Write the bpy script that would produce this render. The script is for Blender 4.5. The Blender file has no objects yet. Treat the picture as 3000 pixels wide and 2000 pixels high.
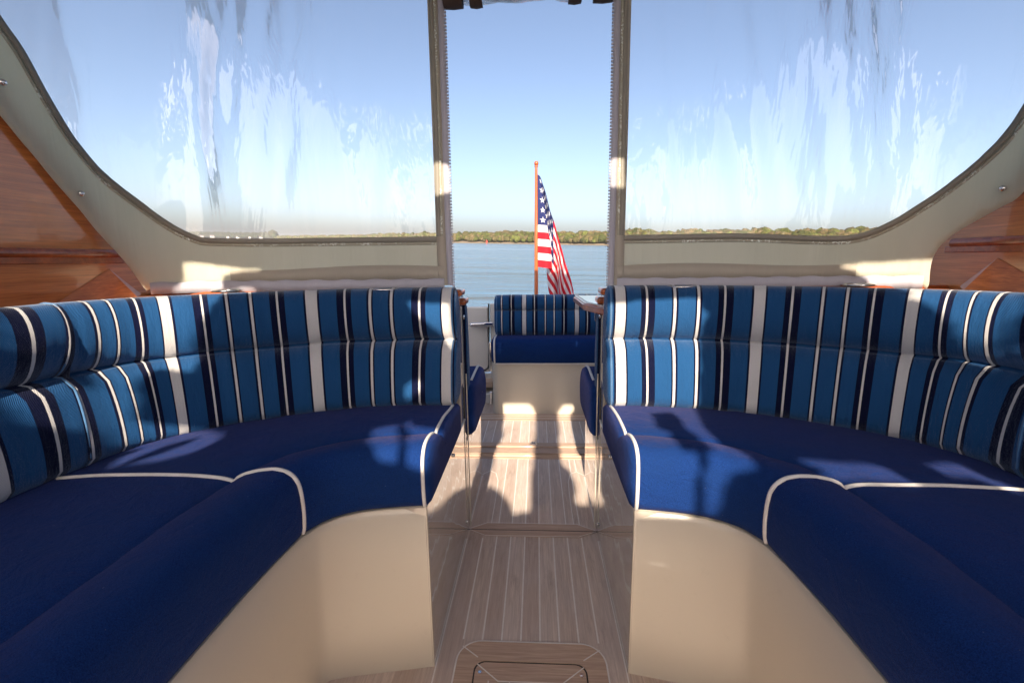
import bpy, bmesh, math, random
from mathutils import Vector, Matrix, noise
from mathutils.geometry import delaunay_2d_cdt
random.seed(7)
S = bpy.context.scene
COL = S.collection

# ---------------------------------------------------------------- camera, frames, light
F_PX, CX, CY, EYE = 1333.0, 1500.0, 1000.0, 1.0      # focal length and centre in photo pixels (3000 wide), eye height over the deck
def cray(px, py): return Vector((px-CX, CY-py, F_PX))
bY = cray(1571, 757).normalized()                     # the boat's fore-and-aft line, looking aft
bZ = -Vector((95, -(95*71+F_PX**2)/243.0, F_PX)).normalized()
bZ = (bZ - bY*bZ.dot(bY)).normalized()
bX = bY.cross(bZ)
if bX.x < 0: bX = -bX
CAMB = Matrix((bX, bY, bZ))                           # rows: boat axes in camera space (right, up, forward)
wZ = Vector((0.0135, 1.0, -291/F_PX)).normalized()    # true vertical, from the sea horizon
wY = (bY - wZ*bY.dot(wZ)).normalized()
wX = wY.cross(wZ)
if wX.x < 0: wX = -wX
CAMW = Matrix((wX, wY, wZ))
CAM_Z = 1.7
RB = CAMW @ CAMB.transposed()                         # boat -> world rotation (the boat trims and heels a little)
MBW = Matrix.Translation((0, 0, CAM_Z)) @ RB.to_4x4() @ Matrix.Translation((0, 0, -EYE))

cam_d = bpy.data.cameras.new('camera'); cam = bpy.data.objects.new('camera', cam_d); COL.objects.link(cam)
cam_d.sensor_width = 36; cam_d.lens = 36*F_PX/3000; cam_d.clip_start = 0.02; cam_d.clip_end = 20000
r_, u_, f_ = (CAMW @ Vector(v) for v in ((1, 0, 0), (0, 1, 0), (0, 0, 1)))
cm = Matrix((r_, u_, -f_)).transposed().to_4x4(); cm.translation = (0, 0, CAM_Z)
cam.matrix_world = cm
S.camera = cam
cam_d.dof.use_dof = True; cam_d.dof.focus_distance = 2.3; cam_d.dof.aperture_fstop = 11.0

SLOPE = 0.60                                          # sunlight falls 0.60 m per metre aft, over the bow
sun_b = Vector((0.0233, 1, -SLOPE)).normalized(); sun_w = (RB @ sun_b).normalized()
sd = bpy.data.lights.new('sun', 'SUN'); sd.energy = 5.0; sd.angle = math.radians(0.5); sd.color = (1.0, 0.84, 0.66)
so = bpy.data.objects.new('sun', sd); COL.objects.link(so)
so.rotation_euler = sun_w.to_track_quat('-Z', 'Y').to_euler(); so.location = (0, -5, 12)
W = bpy.data.worlds.new('World'); S.world = W; W.use_nodes = True
nt = W.node_tree; sky = nt.nodes.new('ShaderNodeTexSky'); sky.sky_type = 'NISHITA'; sky.sun_disc = False
sky.sun_elevation = math.asin(-sun_w.z); sky.sun_rotation = math.atan2(-sun_w.x, -sun_w.y)
sky.air_density = 0.6; sky.dust_density = 2.6; sky.ozone_density = 1.5
bg = nt.nodes['Background']; bg.inputs['Strength'].default_value = 0.124
tm = nt.nodes.new('ShaderNodeMix'); tm.data_type = 'RGBA'; tm.blend_type = 'MULTIPLY'; tm.inputs[0].default_value = 1.0; tm.inputs[7].default_value = (1.13, 1.04, 0.94, 1)
nt.links.new(sky.outputs[0], tm.inputs[6]); nt.links.new(tm.outputs[2], bg.inputs[0])
vs = S.view_settings; vs.view_transform = 'Standard'; vs.look = 'None'; vs.exposure = 1.20; vs.gamma = 1.0; vs.use_curve_mapping = False
try:
    S.cycles.max_bounces = 10; S.cycles.transparent_max_bounces = 12; S.cycles.diffuse_bounces = 6
    S.cycles.caustics_reflective = False; S.cycles.caustics_refractive = False; S.cycles.sample_clamp_indirect = 6
except Exception: pass

# pixel of the photograph -> point of the boat on a plane x, y or z = value
def ray(px, py): return (CAMB @ cray(px, py)).normalized()
K = 3000/2352.0
def at(px, py, ax, val, k=K):
    r = ray(px*k, py*k); o = Vector((0, 0, EYE)); return o + r*((val-o[ax])/r[ax])

# ---------------------------------------------------------------- node helpers and materials
MATS = {}
class NG:
    def __init__(s, name):
        s.m = bpy.data.materials.new(name); s.m.use_nodes = True; s.t = s.m.node_tree
        s.b = s.t.nodes['Principled BSDF']; s.out = s.t.nodes['Material Output']; MATS[name] = s.m
    def n(s, ty, **kw):
        nd = s.t.nodes.new('ShaderNode'+ty)
        for k, v in kw.items():
            if k in nd.inputs.keys() and not hasattr(nd, k): nd.inputs[k].default_value = v
            elif hasattr(nd, k): setattr(nd, k, v)
            else: nd.inputs[k.replace('_', ' ')].default_value = v
        return nd
    def l(s, a, b): s.t.links.new(a, b)
    def math(s, op, a, b=None, c=None):
        nd = s.t.nodes.new('ShaderNodeMath'); nd.operation = op
        for i, v in enumerate((a, b, c)):
            if v is None: continue
            if isinstance(v, (int, float)): nd.inputs[i].default_value = v
            else: s.l(v, nd.inputs[i])
        return nd.outputs[0]
    def coords(s, kind='Object', scale=(1, 1, 1)):
        tc = s.t.nodes.new('ShaderNodeTexCoord'); mp = s.t.nodes.new('ShaderNodeMapping'); mp.inputs['Scale'].default_value = scale
        s.l(tc.outputs[kind], mp.inputs[0]); return mp.outputs[0]
    def noise(s, vec, scale, detail=3, rough=0.5, dist=0):
        nd = s.t.nodes.new('ShaderNodeTexNoise'); nd.inputs['Scale'].default_value = scale; nd.inputs['Detail'].default_value = detail
        nd.inputs['Roughness'].default_value = rough; nd.inputs['Distortion'].default_value = dist
        s.l(vec, nd.inputs['Vector']); return nd.outputs[0]
    def ramp(s, fac, stops, interp='LINEAR'):
        nd = s.t.nodes.new('ShaderNodeValToRGB'); cr = nd.color_ramp; cr.interpolation = interp
        while len(cr.elements) < len(stops): cr.elements.new(0.5)
        for e, (p, c) in zip(cr.elements, stops): e.position = p; e.color = (c[0], c[1], c[2], 1) if isinstance(c, tuple) else (c, c, c, 1)
        s.l(fac, nd.inputs[0]); return nd.outputs[0]
    def mix(s, fac, a, b, blend='MIX'):
        nd = s.t.nodes.new('ShaderNodeMix'); nd.data_type = 'RGBA'; nd.blend_type = blend
        for i, v in ((0, fac), (6, a), (7, b)):
            if isinstance(v, (int, float)): nd.inputs[i].default_value = v
            elif isinstance(v, tuple): nd.inputs[i].default_value = (*v, 1)
            else: s.l(v, nd.inputs[i])
        return nd.outputs[2]
    def bump(s, h, strength, dist=0.01, prev=None):
        nd = s.t.nodes.new('ShaderNodeBump'); nd.inputs['Strength'].default_value = strength; nd.inputs['Distance'].default_value = dist
        s.l(h, nd.inputs['Height'])
        if prev is not None: s.l(prev, nd.inputs['Normal'])
        return nd.outputs[0]
    def set(s, **kw):
        for k, v in kw.items():
            i = s.b.inputs[k.replace('_', ' ')]
            if hasattr(v, 'links') or hasattr(v, 'is_linked'): s.l(v, i)
            elif isinstance(v, tuple): i.default_value = (*v, 1) if len(v) == 3 else v
            else: i.default_value = v

BLUE, NAVY_S, WHITE_S = (0.018, 0.088, 0.235), (0.004, 0.005, 0.030), (0.74, 0.72, 0.71)
def stripe_mat(name, period=0.42):
    g = NG(name); uv = g.coords('UV')
    sx = g.t.nodes.new('ShaderNodeSeparateXYZ'); g.l(uv, sx.inputs[0])
    wob = g.math('MULTIPLY', g.math('SUBTRACT', g.noise(g.coords('UV', (900, 900, 1)), 1.0, 2), 0.5), 0.0016)
    u = g.math('FRACT', g.math('DIVIDE', g.math('ADD', sx.outputs[0], wob), period))
    T = 763.0; B, N, Wt = BLUE, NAVY_S, WHITE_S
    seq = [(0, Wt), (28, N), (38, B), (118, N), (146, Wt), (157, N), (196, B), (290, N), (301, Wt), (315, N), (327, B), (420, N), (429, Wt),
           (443, N), (454, B), (541, N), (571, Wt), (582, N), (625, B), (722, N), (735, Wt)]
    nd1 = g.ramp(u, [(p/T, c) for p, c in seq], 'CONSTANT')
    # twill: fine diagonal ribs, a different yarn tint in each
    d = g.math('SINE', g.math('ADD', g.math('MULTIPLY', sx.outputs[0], 2100), g.math('MULTIPLY', sx.outputs[1], 1500)))
    slub = g.noise(g.coords('UV', (160, 1100, 1)), 1.0, 3)
    c = g.mix(g.math('MULTIPLY', g.math('ADD', d, 1), 0.16), nd1, (0.0, 0.01, 0.02), 'MIX')
    c = g.mix(g.math('MULTIPLY', slub, 0.30), c, (0.09, 0.22, 0.34), 'SOFT_LIGHT')
    g.set(Base_Color=c, Roughness=0.95, Sheen_Weight=0.42, Sheen_Roughness=0.35, Specular_IOR_Level=0.10)
    g.set(Sheen_Tint=(0.75, 0.85, 1.0))
    fz = g.noise(g.coords('Object'), 260, 3, 0.7)
    b1 = g.bump(d, 0.5, 0.0014); b2 = g.bump(g.noise(g.coords('UV', (26, 7, 1)), 1.0, 5, 0.6), 0.45, 0.012, b1); g.set(Normal=g.bump(fz, 0.45, 0.002, b2))
    return g.m
stripe_mat('striped_fabric')

g = NG('navy_fabric'); o = g.coords('Object')
fine = g.noise(g.coords('Object', (1, 1, 1)), 700, 2, 0.6); big = g.noise(o, 9, 4, 0.6)
c = g.ramp(fine, [(0.32, (0.0015, 0.013, 0.078)), (0.68, (0.008, 0.042, 0.195))])
c = g.mix(g.ramp(g.noise(o, 4, 5, 0.65), [(0.4, 0.0), (0.7, 0.55)]), c, (0.007, 0.030, 0.115))
lint = g.ramp(g.noise(o, 210, 1, 0.4), [(0.80, 0.0), (0.83, 1.0)])
c = g.mix(g.math('MULTIPLY', lint, 0.25), c, (0.4, 0.42, 0.5))
g.set(Base_Color=c, Roughness=0.92, Sheen_Weight=0.05, Sheen_Roughness=0.3, Sheen_Tint=(0.85, 0.62, 1.0), Specular_IOR_Level=0.12)
g.set(Normal=g.bump(fine, 0.7, 0.0018, g.bump(g.noise(g.coords('Object', (1, 1.0, 1.6)), 16, 5, 0.65, 1.0), 0.45, 0.014)))

g = NG('white_piping'); o = g.coords('Object')
g.set(Base_Color=g.mix(g.noise(o, 60, 3), (0.60, 0.58, 0.56), (0.78, 0.76, 0.73)), Roughness=0.85, Normal=g.bump(g.noise(o, 300, 2), 0.4, 0.001))

g = NG('blue_piping'); g.set(Base_Color=g.mix(g.noise(g.coords('Object'), 90, 3), (0.03, 0.11, 0.24), (0.06, 0.17, 0.34)), Roughness=0.9, Sheen_Weight=0.4)

def gelcoat(name, col, rough, coat=0.0, wav=0.0, spec=0.5):
    g = NG(name); o = g.coords('Object')
    c = g.mix(g.noise(o, 2.2, 4), col, tuple(x*0.93 for x in col))
    g.b.inputs['Coat IOR'].default_value = 1.5 if 'polished' not in name else 2.1
    c = g.mix(g.math('MULTIPLY', g.ramp(g.noise(o, 34, 4, 0.7), [(0.60, 0.0), (0.72, 1.0)]), 0.10), c, tuple(x*0.6 for x in col))
    g.set(Base_Color=c, Roughness=rough, Coat_Weight=coat, Coat_Roughness=0.02, Specular_IOR_Level=spec)
    n1 = g.bump(g.noise(g.coords('Object', (1, 1, 0.35)), 5, 2), wav, 0.05)
    g.set(Normal=g.bump(g.noise(o, 420, 2), 0.05, 0.001, n1)); g.set(Coat_Normal=n1)
    return g
gelcoat('cream_gelcoat', (0.60, 0.56, 0.475), 0.30, 0.12, 0.03)
gelcoat('polished_gelcoat', (0.50, 0.45, 0.38), 0.035, 1.0, 0.06)
gelcoat('white_gelcoat', (0.66, 0.65, 0.62), 0.15, 0.7, 0.02)
gelcoat('headliner', (0.76, 0.73, 0.68), 0.6, 0.0, 0.0)

def wood(name, c1, c2, axis, scale, rough, coat, seed=0, bump=0.15, band=1.0):
    g = NG(name); sc = [60, 60, 60]; sc[axis] = 2.2
    v = g.coords('Object', tuple(x*scale/60 for x in sc))
    wig = g.noise(v, 1.0, 6, 0.65, 0.6)
    s2 = [14, 14, 14]; s2[axis] = 0.8
    bandn = g.noise(g.coords('Object', tuple(x*scale/60*band for x in s2)), 1.0, 4, 0.6, 1.5)
    f = g.math('ADD', g.math('MULTIPLY', wig, 0.55), g.math('MULTIPLY', bandn, 0.5))
    c = g.ramp(f, [(0.33, c1), (0.52, tuple((a+b)/2 for a, b in zip(c1, c2))), (0.68, c2)])
    g.set(Base_Color=c, Roughness=rough, Coat_Weight=coat, Coat_Roughness=0.04, Normal=g.bump(wig, bump, 0.003))
    return g, c, wig
wood('varnished_mahogany', (0.36, 0.095, 0.022), (0.74, 0.26, 0.065), 1, 170, 0.30, 0.65, bump=0.04)
wood('varnished_rail', (0.16, 0.026, 0.006), (0.48, 0.12, 0.028), 0, 60, 0.3, 0.6, bump=0.03)
wood('varnished_staff', (0.20, 0.035, 0.008), (0.52, 0.13, 0.03), 2, 60, 0.3, 1.0, bump=0.03)
g, c, wg = wood('teak_decking', (0.40, 0.32, 0.275), (0.74, 0.63, 0.55), 1, 260, 0.62, 0.12, bump=0.3)
tc = g.t.nodes.new('ShaderNodeTexCoord'); sx = g.t.nodes.new('ShaderNodeSeparateXYZ'); g.l(tc.outputs['Object'], sx.inputs[0])
idx = g.math('FLOOR', g.math('DIVIDE', g.math('ADD', sx.outputs[0], 1.017), 0.0512))
wn = g.t.nodes.new('ShaderNodeTexWhiteNoise'); wn.noise_dimensions = '1D'; g.l(idx, wn.inputs['W'])
c = g.mix(g.math('MULTIPLY', wn.outputs[0], 0.55), c, (0.40, 0.29, 0.235))
c = g.mix(g.ramp(g.noise(g.coords('Object', (9, 2.2, 1)), 2.0, 6, 0.7), [(0.55, 0.0), (0.72, 0.5)]), c, (0.22, 0.16, 0.13))
worn = g.ramp(g.noise(g.coords('Object', (3, 1.2, 1)), 3.0, 5, 0.65), [(0.42, 0.0), (0.70, 1.0)])
c = g.mix(g.math('MULTIPLY', worn, 0.40), c, (0.62, 0.56, 0.55)); g.set(Base_Color=c)
wood('teak_margin', (0.35, 0.24, 0.18), (0.62, 0.46, 0.35), 0, 260, 0.6, 0.12, bump=0.3)
g = NG('deck_caulk'); g.set(Base_Color=g.mix(g.noise(g.coords('Object'), 60, 3), (0.66, 0.63, 0.60), (0.84, 0.81, 0.78)), Roughness=0.6)
g = NG('worn_thread'); g.set(Base_Color=g.mix(g.noise(g.coords('Object'), 60, 3), (0.45, 0.50, 0.46), (0.66, 0.70, 0.66)), Roughness=0.7)
g = NG('dark_rubber'); g.set(Base_Color=g.mix(g.noise(g.coords('Object'), 60, 3), (0.012, 0.011, 0.010), (0.03, 0.027, 0.024)), Roughness=0.5)
g = NG('chrome'); g.set(Base_Color=(0.72, 0.73, 0.75), Metallic=1.0, Roughness=g.math('MULTIPLY', g.noise(g.coords('Object'), 40, 3), 0.18))
g = NG('brown_strap'); g.set(Base_Color=g.mix(g.noise(g.coords('Object'), 200, 3), (0.045, 0.028, 0.022), (0.09, 0.06, 0.045)), Roughness=0.8)

def cloth_mat(name, ca, cb, trans=0.12):
    g = NG(name); o = g.coords('Object')
    weave = g.noise(g.coords('Object', (1, 1, 1)), 500, 2); soft = g.noise(g.coords('Object', (7, 7, 1.2)), 1.3, 4, 0.6)
    c = g.mix(soft, ca, cb)
    g.set(Base_Color=c, Roughness=0.55, Sheen_Weight=0.05, Specular_IOR_Level=0.35)
    nb = g.bump(weave, 0.2, 0.001, g.bump(g.noise(g.coords('Object', (14, 14, 1.0)), 1.5, 3, 0.5), 0.35, 0.02)); g.set(Normal=nb)
    tr = g.t.nodes.new('ShaderNodeBsdfTranslucent'); g.l(c, tr.inputs[0]); g.l(nb, tr.inputs['Normal'])
    mx = g.t.nodes.new('ShaderNodeMixShader'); mx.inputs[0].default_value = trans
    g.l(g.b.outputs[0], mx.inputs[1]); g.l(tr.outputs[0], mx.inputs[2]); g.l(mx.outputs[0], g.out.inputs[0])
    return g
cloth_mat('sage_canvas', (0.70, 0.70, 0.58), (0.82, 0.80, 0.69), 0.48)
cloth_mat('khaki_binding', (0.47, 0.43, 0.36), (0.56, 0.51, 0.43), 0.3)
cloth_mat('lavender_tape', (0.46, 0.455, 0.52), (0.56, 0.55, 0.62), 0.2)
cloth_mat('grey_welt', (0.24, 0.23, 0.195), (0.32, 0.30, 0.255), 0.1)
g = NG('peeling_tape'); o = g.coords('Object')
fl_ = g.math('MULTIPLY', g.ramp(g.noise(g.coords('Object', (1, 1, 1)), 150, 3, 0.6), [(0.50, 0.0), (0.56, 1.0)]), g.ramp(g.noise(o, 11, 3, 0.6), [(0.46, 0.0), (0.60, 1.0)]))
g.set(Base_Color=g.mix(fl_, g.mix(g.noise(o, 5, 3), (0.33, 0.32, 0.25), (0.40, 0.38, 0.30)), (0.78, 0.84, 0.80)), Roughness=0.6)

def vinyl(name, tint=0.98, strength=0.55, haze=0.014):
    g = NG(name); t = g.t
    o1 = g.noise(g.coords('Object', (4.4, 4.4, 1.3)), 1.5, 4, 0.55, 0.6); o2 = g.noise(g.coords('Object', (11, 11, 2.4)), 1.5, 3, 0.5, 0.5)
    nb = g.bump(o2, strength*0.3, 0.010, g.bump(o1, strength*0.5, 0.024))
    tr = t.nodes.new('ShaderNodeBsdfTransparent'); tr.inputs[0].default_value = (tint, tint*1.0, tint*1.0, 1)
    gl = t.nodes.new('ShaderNodeBsdfGlossy'); gl.inputs['Roughness'].default_value = 0.02; gl.inputs[0].default_value = (1, 1, 1, 1); g.l(nb, gl.inputs['Normal'])
    fr = t.nodes.new('ShaderNodeFresnel'); fr.inputs[0].default_value = 1.5; g.l(nb, fr.inputs['Normal'])
    fac = g.math('MINIMUM', g.math('MULTIPLY', fr.outputs[0], 0.8), 0.5)
    mx = t.nodes.new('ShaderNodeMixShader'); g.l(fac, mx.inputs[0]); g.l(tr.outputs[0], mx.inputs[1]); g.l(gl.outputs[0], mx.inputs[2])
    df = t.nodes.new('ShaderNodeBsdfTranslucent'); df.inputs[0].default_value = (0.9, 0.92, 0.95, 1)
    mx2 = t.nodes.new('ShaderNodeMixShader')
    sm = g.math('MULTIPLY', g.ramp(g.noise(g.coords('Object', (9, 9, 0.6)), 2.0, 5, 0.7), [(0.45, 0.1), (0.75, 1.0)]), haze*2)
    g.l(sm, mx2.inputs[0]); g.l(mx.outputs[0], mx2.inputs[1]); g.l(df.outputs[0], mx2.inputs[2]); g.l(mx2.outputs[0], g.out.inputs[0])
vinyl('clear_vinyl')
vinyl('rolled_vinyl', 0.93, 0.9, 0.2)

g = NG('flag_cloth'); va = g.t.nodes.new('ShaderNodeVertexColor'); va.layer_name = 'Col'; g.l(va.outputs[0], g.b.inputs[0]); g.set(Roughness=0.7, Specular_IOR_Level=0.2)
tr = g.t.nodes.new('ShaderNodeBsdfTranslucent'); g.l(va.outputs[0], tr.inputs[0]); mx = g.t.nodes.new('ShaderNodeMixShader'); mx.inputs[0].default_value = 0.3
g.l(g.b.outputs[0], mx.inputs[1]); g.l(tr.outputs[0], mx.inputs[2]); g.l(mx.outputs[0], g.out.inputs[0])

g = NG('sea_water'); o = g.coords('Object')
n1 = g.noise(g.coords('Object', (0.35, 1.0, 1)), 0.55, 6, 0.6, 0.4); n2 = g.noise(g.coords('Object', (0.5, 1.0, 1)), 3.4, 5, 0.6, 0.3); n3 = g.noise(g.coords('Object', (0.006, 0.03, 1)), 1.0, 4, 0.6)
g.set(Base_Color=g.mix(n3, (0.075, 0.145, 0.230), (0.11, 0.185, 0.27)), Roughness=0.14, IOR=1.33, Specular_IOR_Level=0.5)
n4 = g.noise(g.coords('Object', (0.22, 1.0, 1)), 0.16, 4, 0.6, 0.5)
patch = g.ramp(g.noise(g.coords('Object', (0.010, 0.05, 1)), 1.0, 4, 0.6, 0.8), [(0.42, 0.25), (0.60, 1.0)])
def wb(h, dist, prev=None):
    nd = g.t.nodes.new('ShaderNodeBump'); nd.inputs['Distance'].default_value = dist; g.l(h, nd.inputs['Height']); g.l(patch, nd.inputs['Strength'])
    if prev is not None: g.l(prev, nd.inputs['Normal'])
    return nd.outputs[0]
g.set(Normal=wb(n2, 0.16, wb(n1, 0.95, wb(n4, 3.4))))
g = NG('woodland'); va = g.t.nodes.new('ShaderNodeVertexColor'); va.layer_name = 'Col'; o = g.coords('Object')
g.set(Base_Color=g.mix(g.ramp(g.noise(o, 0.9, 4, 0.7), [(0.35, 0.0), (0.65, 1.0)]), va.outputs[0], (0.035, 0.045, 0.012), 'MIX'), Roughness=0.9, Specular_IOR_Level=0.1)
g.t.nodes[-1]
g.set(Normal=g.bump(g.noise(o, 0.8, 5, 0.7), 1.0, 1.2))
g = NG('shore_rock'); g.set(Base_Color=g.mix(g.noise(g.coords('Object'), 0.7, 5, 0.7), (0.08, 0.065, 0.04), (0.23, 0.18, 0.125)), Roughness=0.9)
g = NG('house_paint'); g.set(Base_Color=g.mix(g.noise(g.coords('Object'), 0.5, 3), (0.62, 0.60, 0.58), (0.74, 0.71, 0.68)), Roughness=0.7)
g = NG('roof_shingle'); g.set(Base_Color=g.mix(g.noise(g.coords('Object'), 0.5, 3), (0.13, 0.12, 0.13), (0.22, 0.18, 0.17)), Roughness=0.8)
g = NG('house_glass'); g.set(Base_Color=(0.04, 0.05, 0.07), Roughness=0.1)
g = NG('red_paint'); g.set(Base_Color=g.mix(g.noise(g.coords('Object'), 3, 3), (0.55, 0.03, 0.02), (0.42, 0.03, 0.02)), Roughness=0.5)

# ---------------------------------------------------------------- mesh helpers
BOAT = []
def link(name, me, mat, parent=None, boat=True, smooth=True):
    o = bpy.data.objects.new(name, me); COL.objects.link(o)
    if mat: me.materials.append(MATS[mat])
    if smooth and len(me.polygons): me.polygons.foreach_set('use_smooth', [True]*len(me.polygons))
    if parent is not None: o.parent = parent
    elif boat: BOAT.append(o)
    return o
def tag(o, label=None, cat=None, group=None, kind=None):
    if label: o['label'] = label
    if cat: o['category'] = cat
    if group: o['group'] = group
    if kind: o['kind'] = kind
    return o
def thing(name, label, cat, group=None, boat=True):
    o = bpy.data.objects.new(name, None); COL.objects.link(o); o.empty_display_size = 0.1
    if boat: BOAT.append(o)
    return tag(o, label, cat, group)
def mesh(name, verts, faces, mat, parent=None, boat=True, smooth=True, uvs=None, sharp=None):
    me = bpy.data.meshes.new(name); me.from_pydata([tuple(v) for v in verts], [], faces); me.validate()
    if uvs:
        l = me.uv_layers.new(name='UVMap')
        for lp in me.loops: l.data[lp.index].uv = uvs[lp.vertex_index]
    bm = bmesh.new(); bm.from_mesh(me); bmesh.ops.recalc_face_normals(bm, faces=bm.faces); bm.to_mesh(me); bm.free()
    o = link(name, me, mat, parent, boat, smooth)
    if sharp: me.set_sharp_from_angle(angle=math.radians(sharp))
    return o
class MB:
    """collects boxes, bars, tubes and polygons into one mesh"""
    def __init__(s): s.v = []; s.f = []
    def add(s, vs, fs):
        b = len(s.v); s.v += [Vector(v) for v in vs]; s.f += [tuple(i+b for i in f) for f in fs]; return s
    def box(s, a, b, bev=0.0, seg=2):
        bm = bmesh.new(); bmesh.ops.create_cube(bm, size=1)
        for v in bm.verts: v.co = Vector([(a[i]+b[i])/2 + v.co[i]*abs(b[i]-a[i]) for i in range(3)])
        if bev > 0: bmesh.ops.bevel(bm, geom=list(bm.edges), offset=bev, segments=seg, affect='EDGES', profile=0.5)
        s.bm(bm); return s
    def bm(s, bm, m=None):
        bm.verts.index_update()
        s.add([(m @ v.co) if m else v.co.copy() for v in bm.verts], [[v.index for v in f.verts] for f in bm.faces]); bm.free(); return s
    def tube(s, pts, r, n=8, cap=True, closed=False):
        pts = [Vector(p) for p in pts]; N = len(pts); vs = []; fs = []; up = None
        for i, p in enumerate(pts):
            t = (pts[(i+1) % N]-pts[i-1]) if closed else (pts[min(i+1, N-1)]-pts[max(i-1, 0)])
            if t.length < 1e-9: t = Vector((0, 0, 1))
            t.normalize()
            if up is None: up = Vector((0, 0, 1)) if abs(t.z) < 0.9 else Vector((1, 0, 0))
            a = t.cross(up)
            if a.length < 1e-6: a = t.orthogonal()
            a.normalize(); b = a.cross(t).normalized(); up = b
            rr = r[i] if isinstance(r, (list, tuple)) else r
            for k in range(n):
                q = 2*math.pi*k/n; vs.append(p + a*math.cos(q)*rr + b*math.sin(q)*rr)
        M = N if closed else N-1
        for i in range(M):
            for k in range(n):
                j = (i+1) % N; fs.append((i*n+k, i*n+(k+1) % n, j*n+(k+1) % n, j*n+k))
        if cap and not closed: fs.append(tuple(range(n))); fs.append(tuple((N-1)*n+k for k in reversed(range(n))))
        return s.add(vs, fs)
    def strip(s, pts, w, z0=0.0, th=0.0015):
        """flat seam of width w along a polyline on a horizontal plane"""
        pts = [Vector(p) for p in pts]
        for i in range(len(pts)-1):
            a, b = pts[i].copy(), pts[i+1].copy(); d = (b-a); d.z = 0
            if d.length < 1e-6: continue
            d.normalize(); nn = Vector((-d.y, d.x, 0))*w/2; a = a-d*w*0.2; b = b+d*w*0.2; a.z = b.z = z0
            q = [a-nn, b-nn, b+nn, a+nn]; t = [Vector((p.x, p.y, z0+th)) for p in q]
            s.add(t, [(0, 1, 2, 3)])
        return s
    def build(s, name, mat, parent=None, boat=True, smooth=True, sharp=50):
        o = mesh(name, s.v, s.f, mat, parent, boat, smooth, None, sharp if smooth else None)
        if smooth and sharp: w = o.modifiers.new('normals', 'WEIGHTED_NORMAL'); w.keep_sharp = True; w.weight = 90
        return o

def sphere(c, r, seg=16):
    bm = bmesh.new(); bmesh.ops.create_uvsphere(bm, u_segments=seg, v_segments=seg//2, radius=1)
    rr = r if isinstance(r, (tuple, list)) else (r, r, r)
    for v in bm.verts: v.co = Vector((c[0]+v.co.x*rr[0], c[1]+v.co.y*rr[1], c[2]+v.co.z*rr[2]))
    return bm
def resample(pts, step):
    pts = [Vector(p) for p in pts]; L = [0]
    for a, b in zip(pts, pts[1:]): L.append(L[-1]+(b-a).length)
    n = max(2, int(round(L[-1]/step))+1); out = []; j = 0
    for i in range(n):
        d = L[-1]*i/(n-1)
        while j < len(pts)-2 and L[j+1] < d: j += 1
        out.append(pts[j].lerp(pts[j+1], (d-L[j])/max(1e-9, L[j+1]-L[j])))
    return out
def smooth_path(pts, step, it=2):
    p = [Vector(q) for q in pts]
    for _ in range(it):
        q = [p[0]]
        for a, b in zip(p, p[1:]): q += [a.lerp(b, 0.25), a.lerp(b, 0.75)]
        p = q+[p[-1]]
    return resample(p, step)
def catmull(pts, n):
    P = [Vector(p) for p in pts]; out = []
    for i in range(len(P)-1):
        a, b, c, d = P[max(i-1, 0)], P[i], P[i+1], P[min(i+2, len(P)-1)]
        for k in range(n):
            t = k/n; out.append(0.5*((2*b)+(c-a)*t+(2*a-5*b+4*c-d)*t*t+(3*b-a-3*c+d)*t**3))
    out.append(P[-1]); return out

XC = -0.018
def mx(side, s): return XC + side*s                    # side -1 = the side at the left of the view, +1 = right
def P3(side, v): return Vector((mx(side, v[0]), v[1], v[2]))

def inside(p, poly):
    x, y = p; c = False; n = len(poly); j = n-1
    for i in range(n):
        xi, yi = poly[i]; xj, yj = poly[j]
        if (yi > y) != (yj > y) and x < (xj-xi)*(y-yi)/(yj-yi)+xi: c = not c
        j = i
    return c
def edge_dist(p, poly):
    m = 1e9; x, y = p
    for i in range(len(poly)):
        ax, ay = poly[i-1]; bx, by = poly[i]; dx, dy = bx-ax, by-ay; L = dx*dx+dy*dy
        t = 0 if L == 0 else max(0, min(1, ((x-ax)*dx+(y-ay)*dy)/L)); m = min(m, (ax+t*dx-x)**2+(ay+t*dy-y)**2)
    return m**0.5
def fill(poly, step, holes=()):
    """triangulates a polygon (with holes) with interior grid points -> 2D verts, faces"""
    polys = [poly]+list(holes); vs = []; es = []
    for q in polys:
        b = len(vs); vs += [Vector(p) for p in q]; es += [(b+i, b+(i+1) % len(q)) for i in range(len(q))]
    xs = [p[0] for p in poly]; ys = [p[1] for p in poly]
    x = min(xs)+step/2
    while x < max(xs):
        y = min(ys)+step/2
        while y < max(ys):
            if inside((x, y), poly) and not any(inside((x, y), h) for h in holes) and min(edge_dist((x, y), q) for q in polys) > step*0.45: vs.append(Vector((x, y)))
            y += step
        x += step
    r = delaunay_2d_cdt(vs, es, [], 0, 1e-6)
    V = [(v.x, v.y) for v in r[0]]; Fs = []
    for f in r[2]:
        cx = sum(V[i][0] for i in f)/len(f); cy = sum(V[i][1] for i in f)/len(f)
        if inside((cx, cy), poly) and not any(inside((cx, cy), h) for h in holes): Fs.append(tuple(f))
    return V, Fs
def slab(V, Fs, fa, fb):
    """a sheet with thickness: 2D mesh mapped by fa (front) and fb (back), edges closed"""
    n = len(V); vs = [fa(p) for p in V]+[fb(p) for p in V]; fs = list(Fs)+[tuple(i+n for i in reversed(f)) for f in Fs]
    cnt = {}
    for f in Fs:
        for i in range(len(f)):
            a, b = f[i], f[(i+1) % len(f)]; cnt[(a, b)] = 1
    for (a, b) in cnt:
        if (b, a) not in cnt: fs.append((a, a+n, b+n, b))
    return vs, fs

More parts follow.
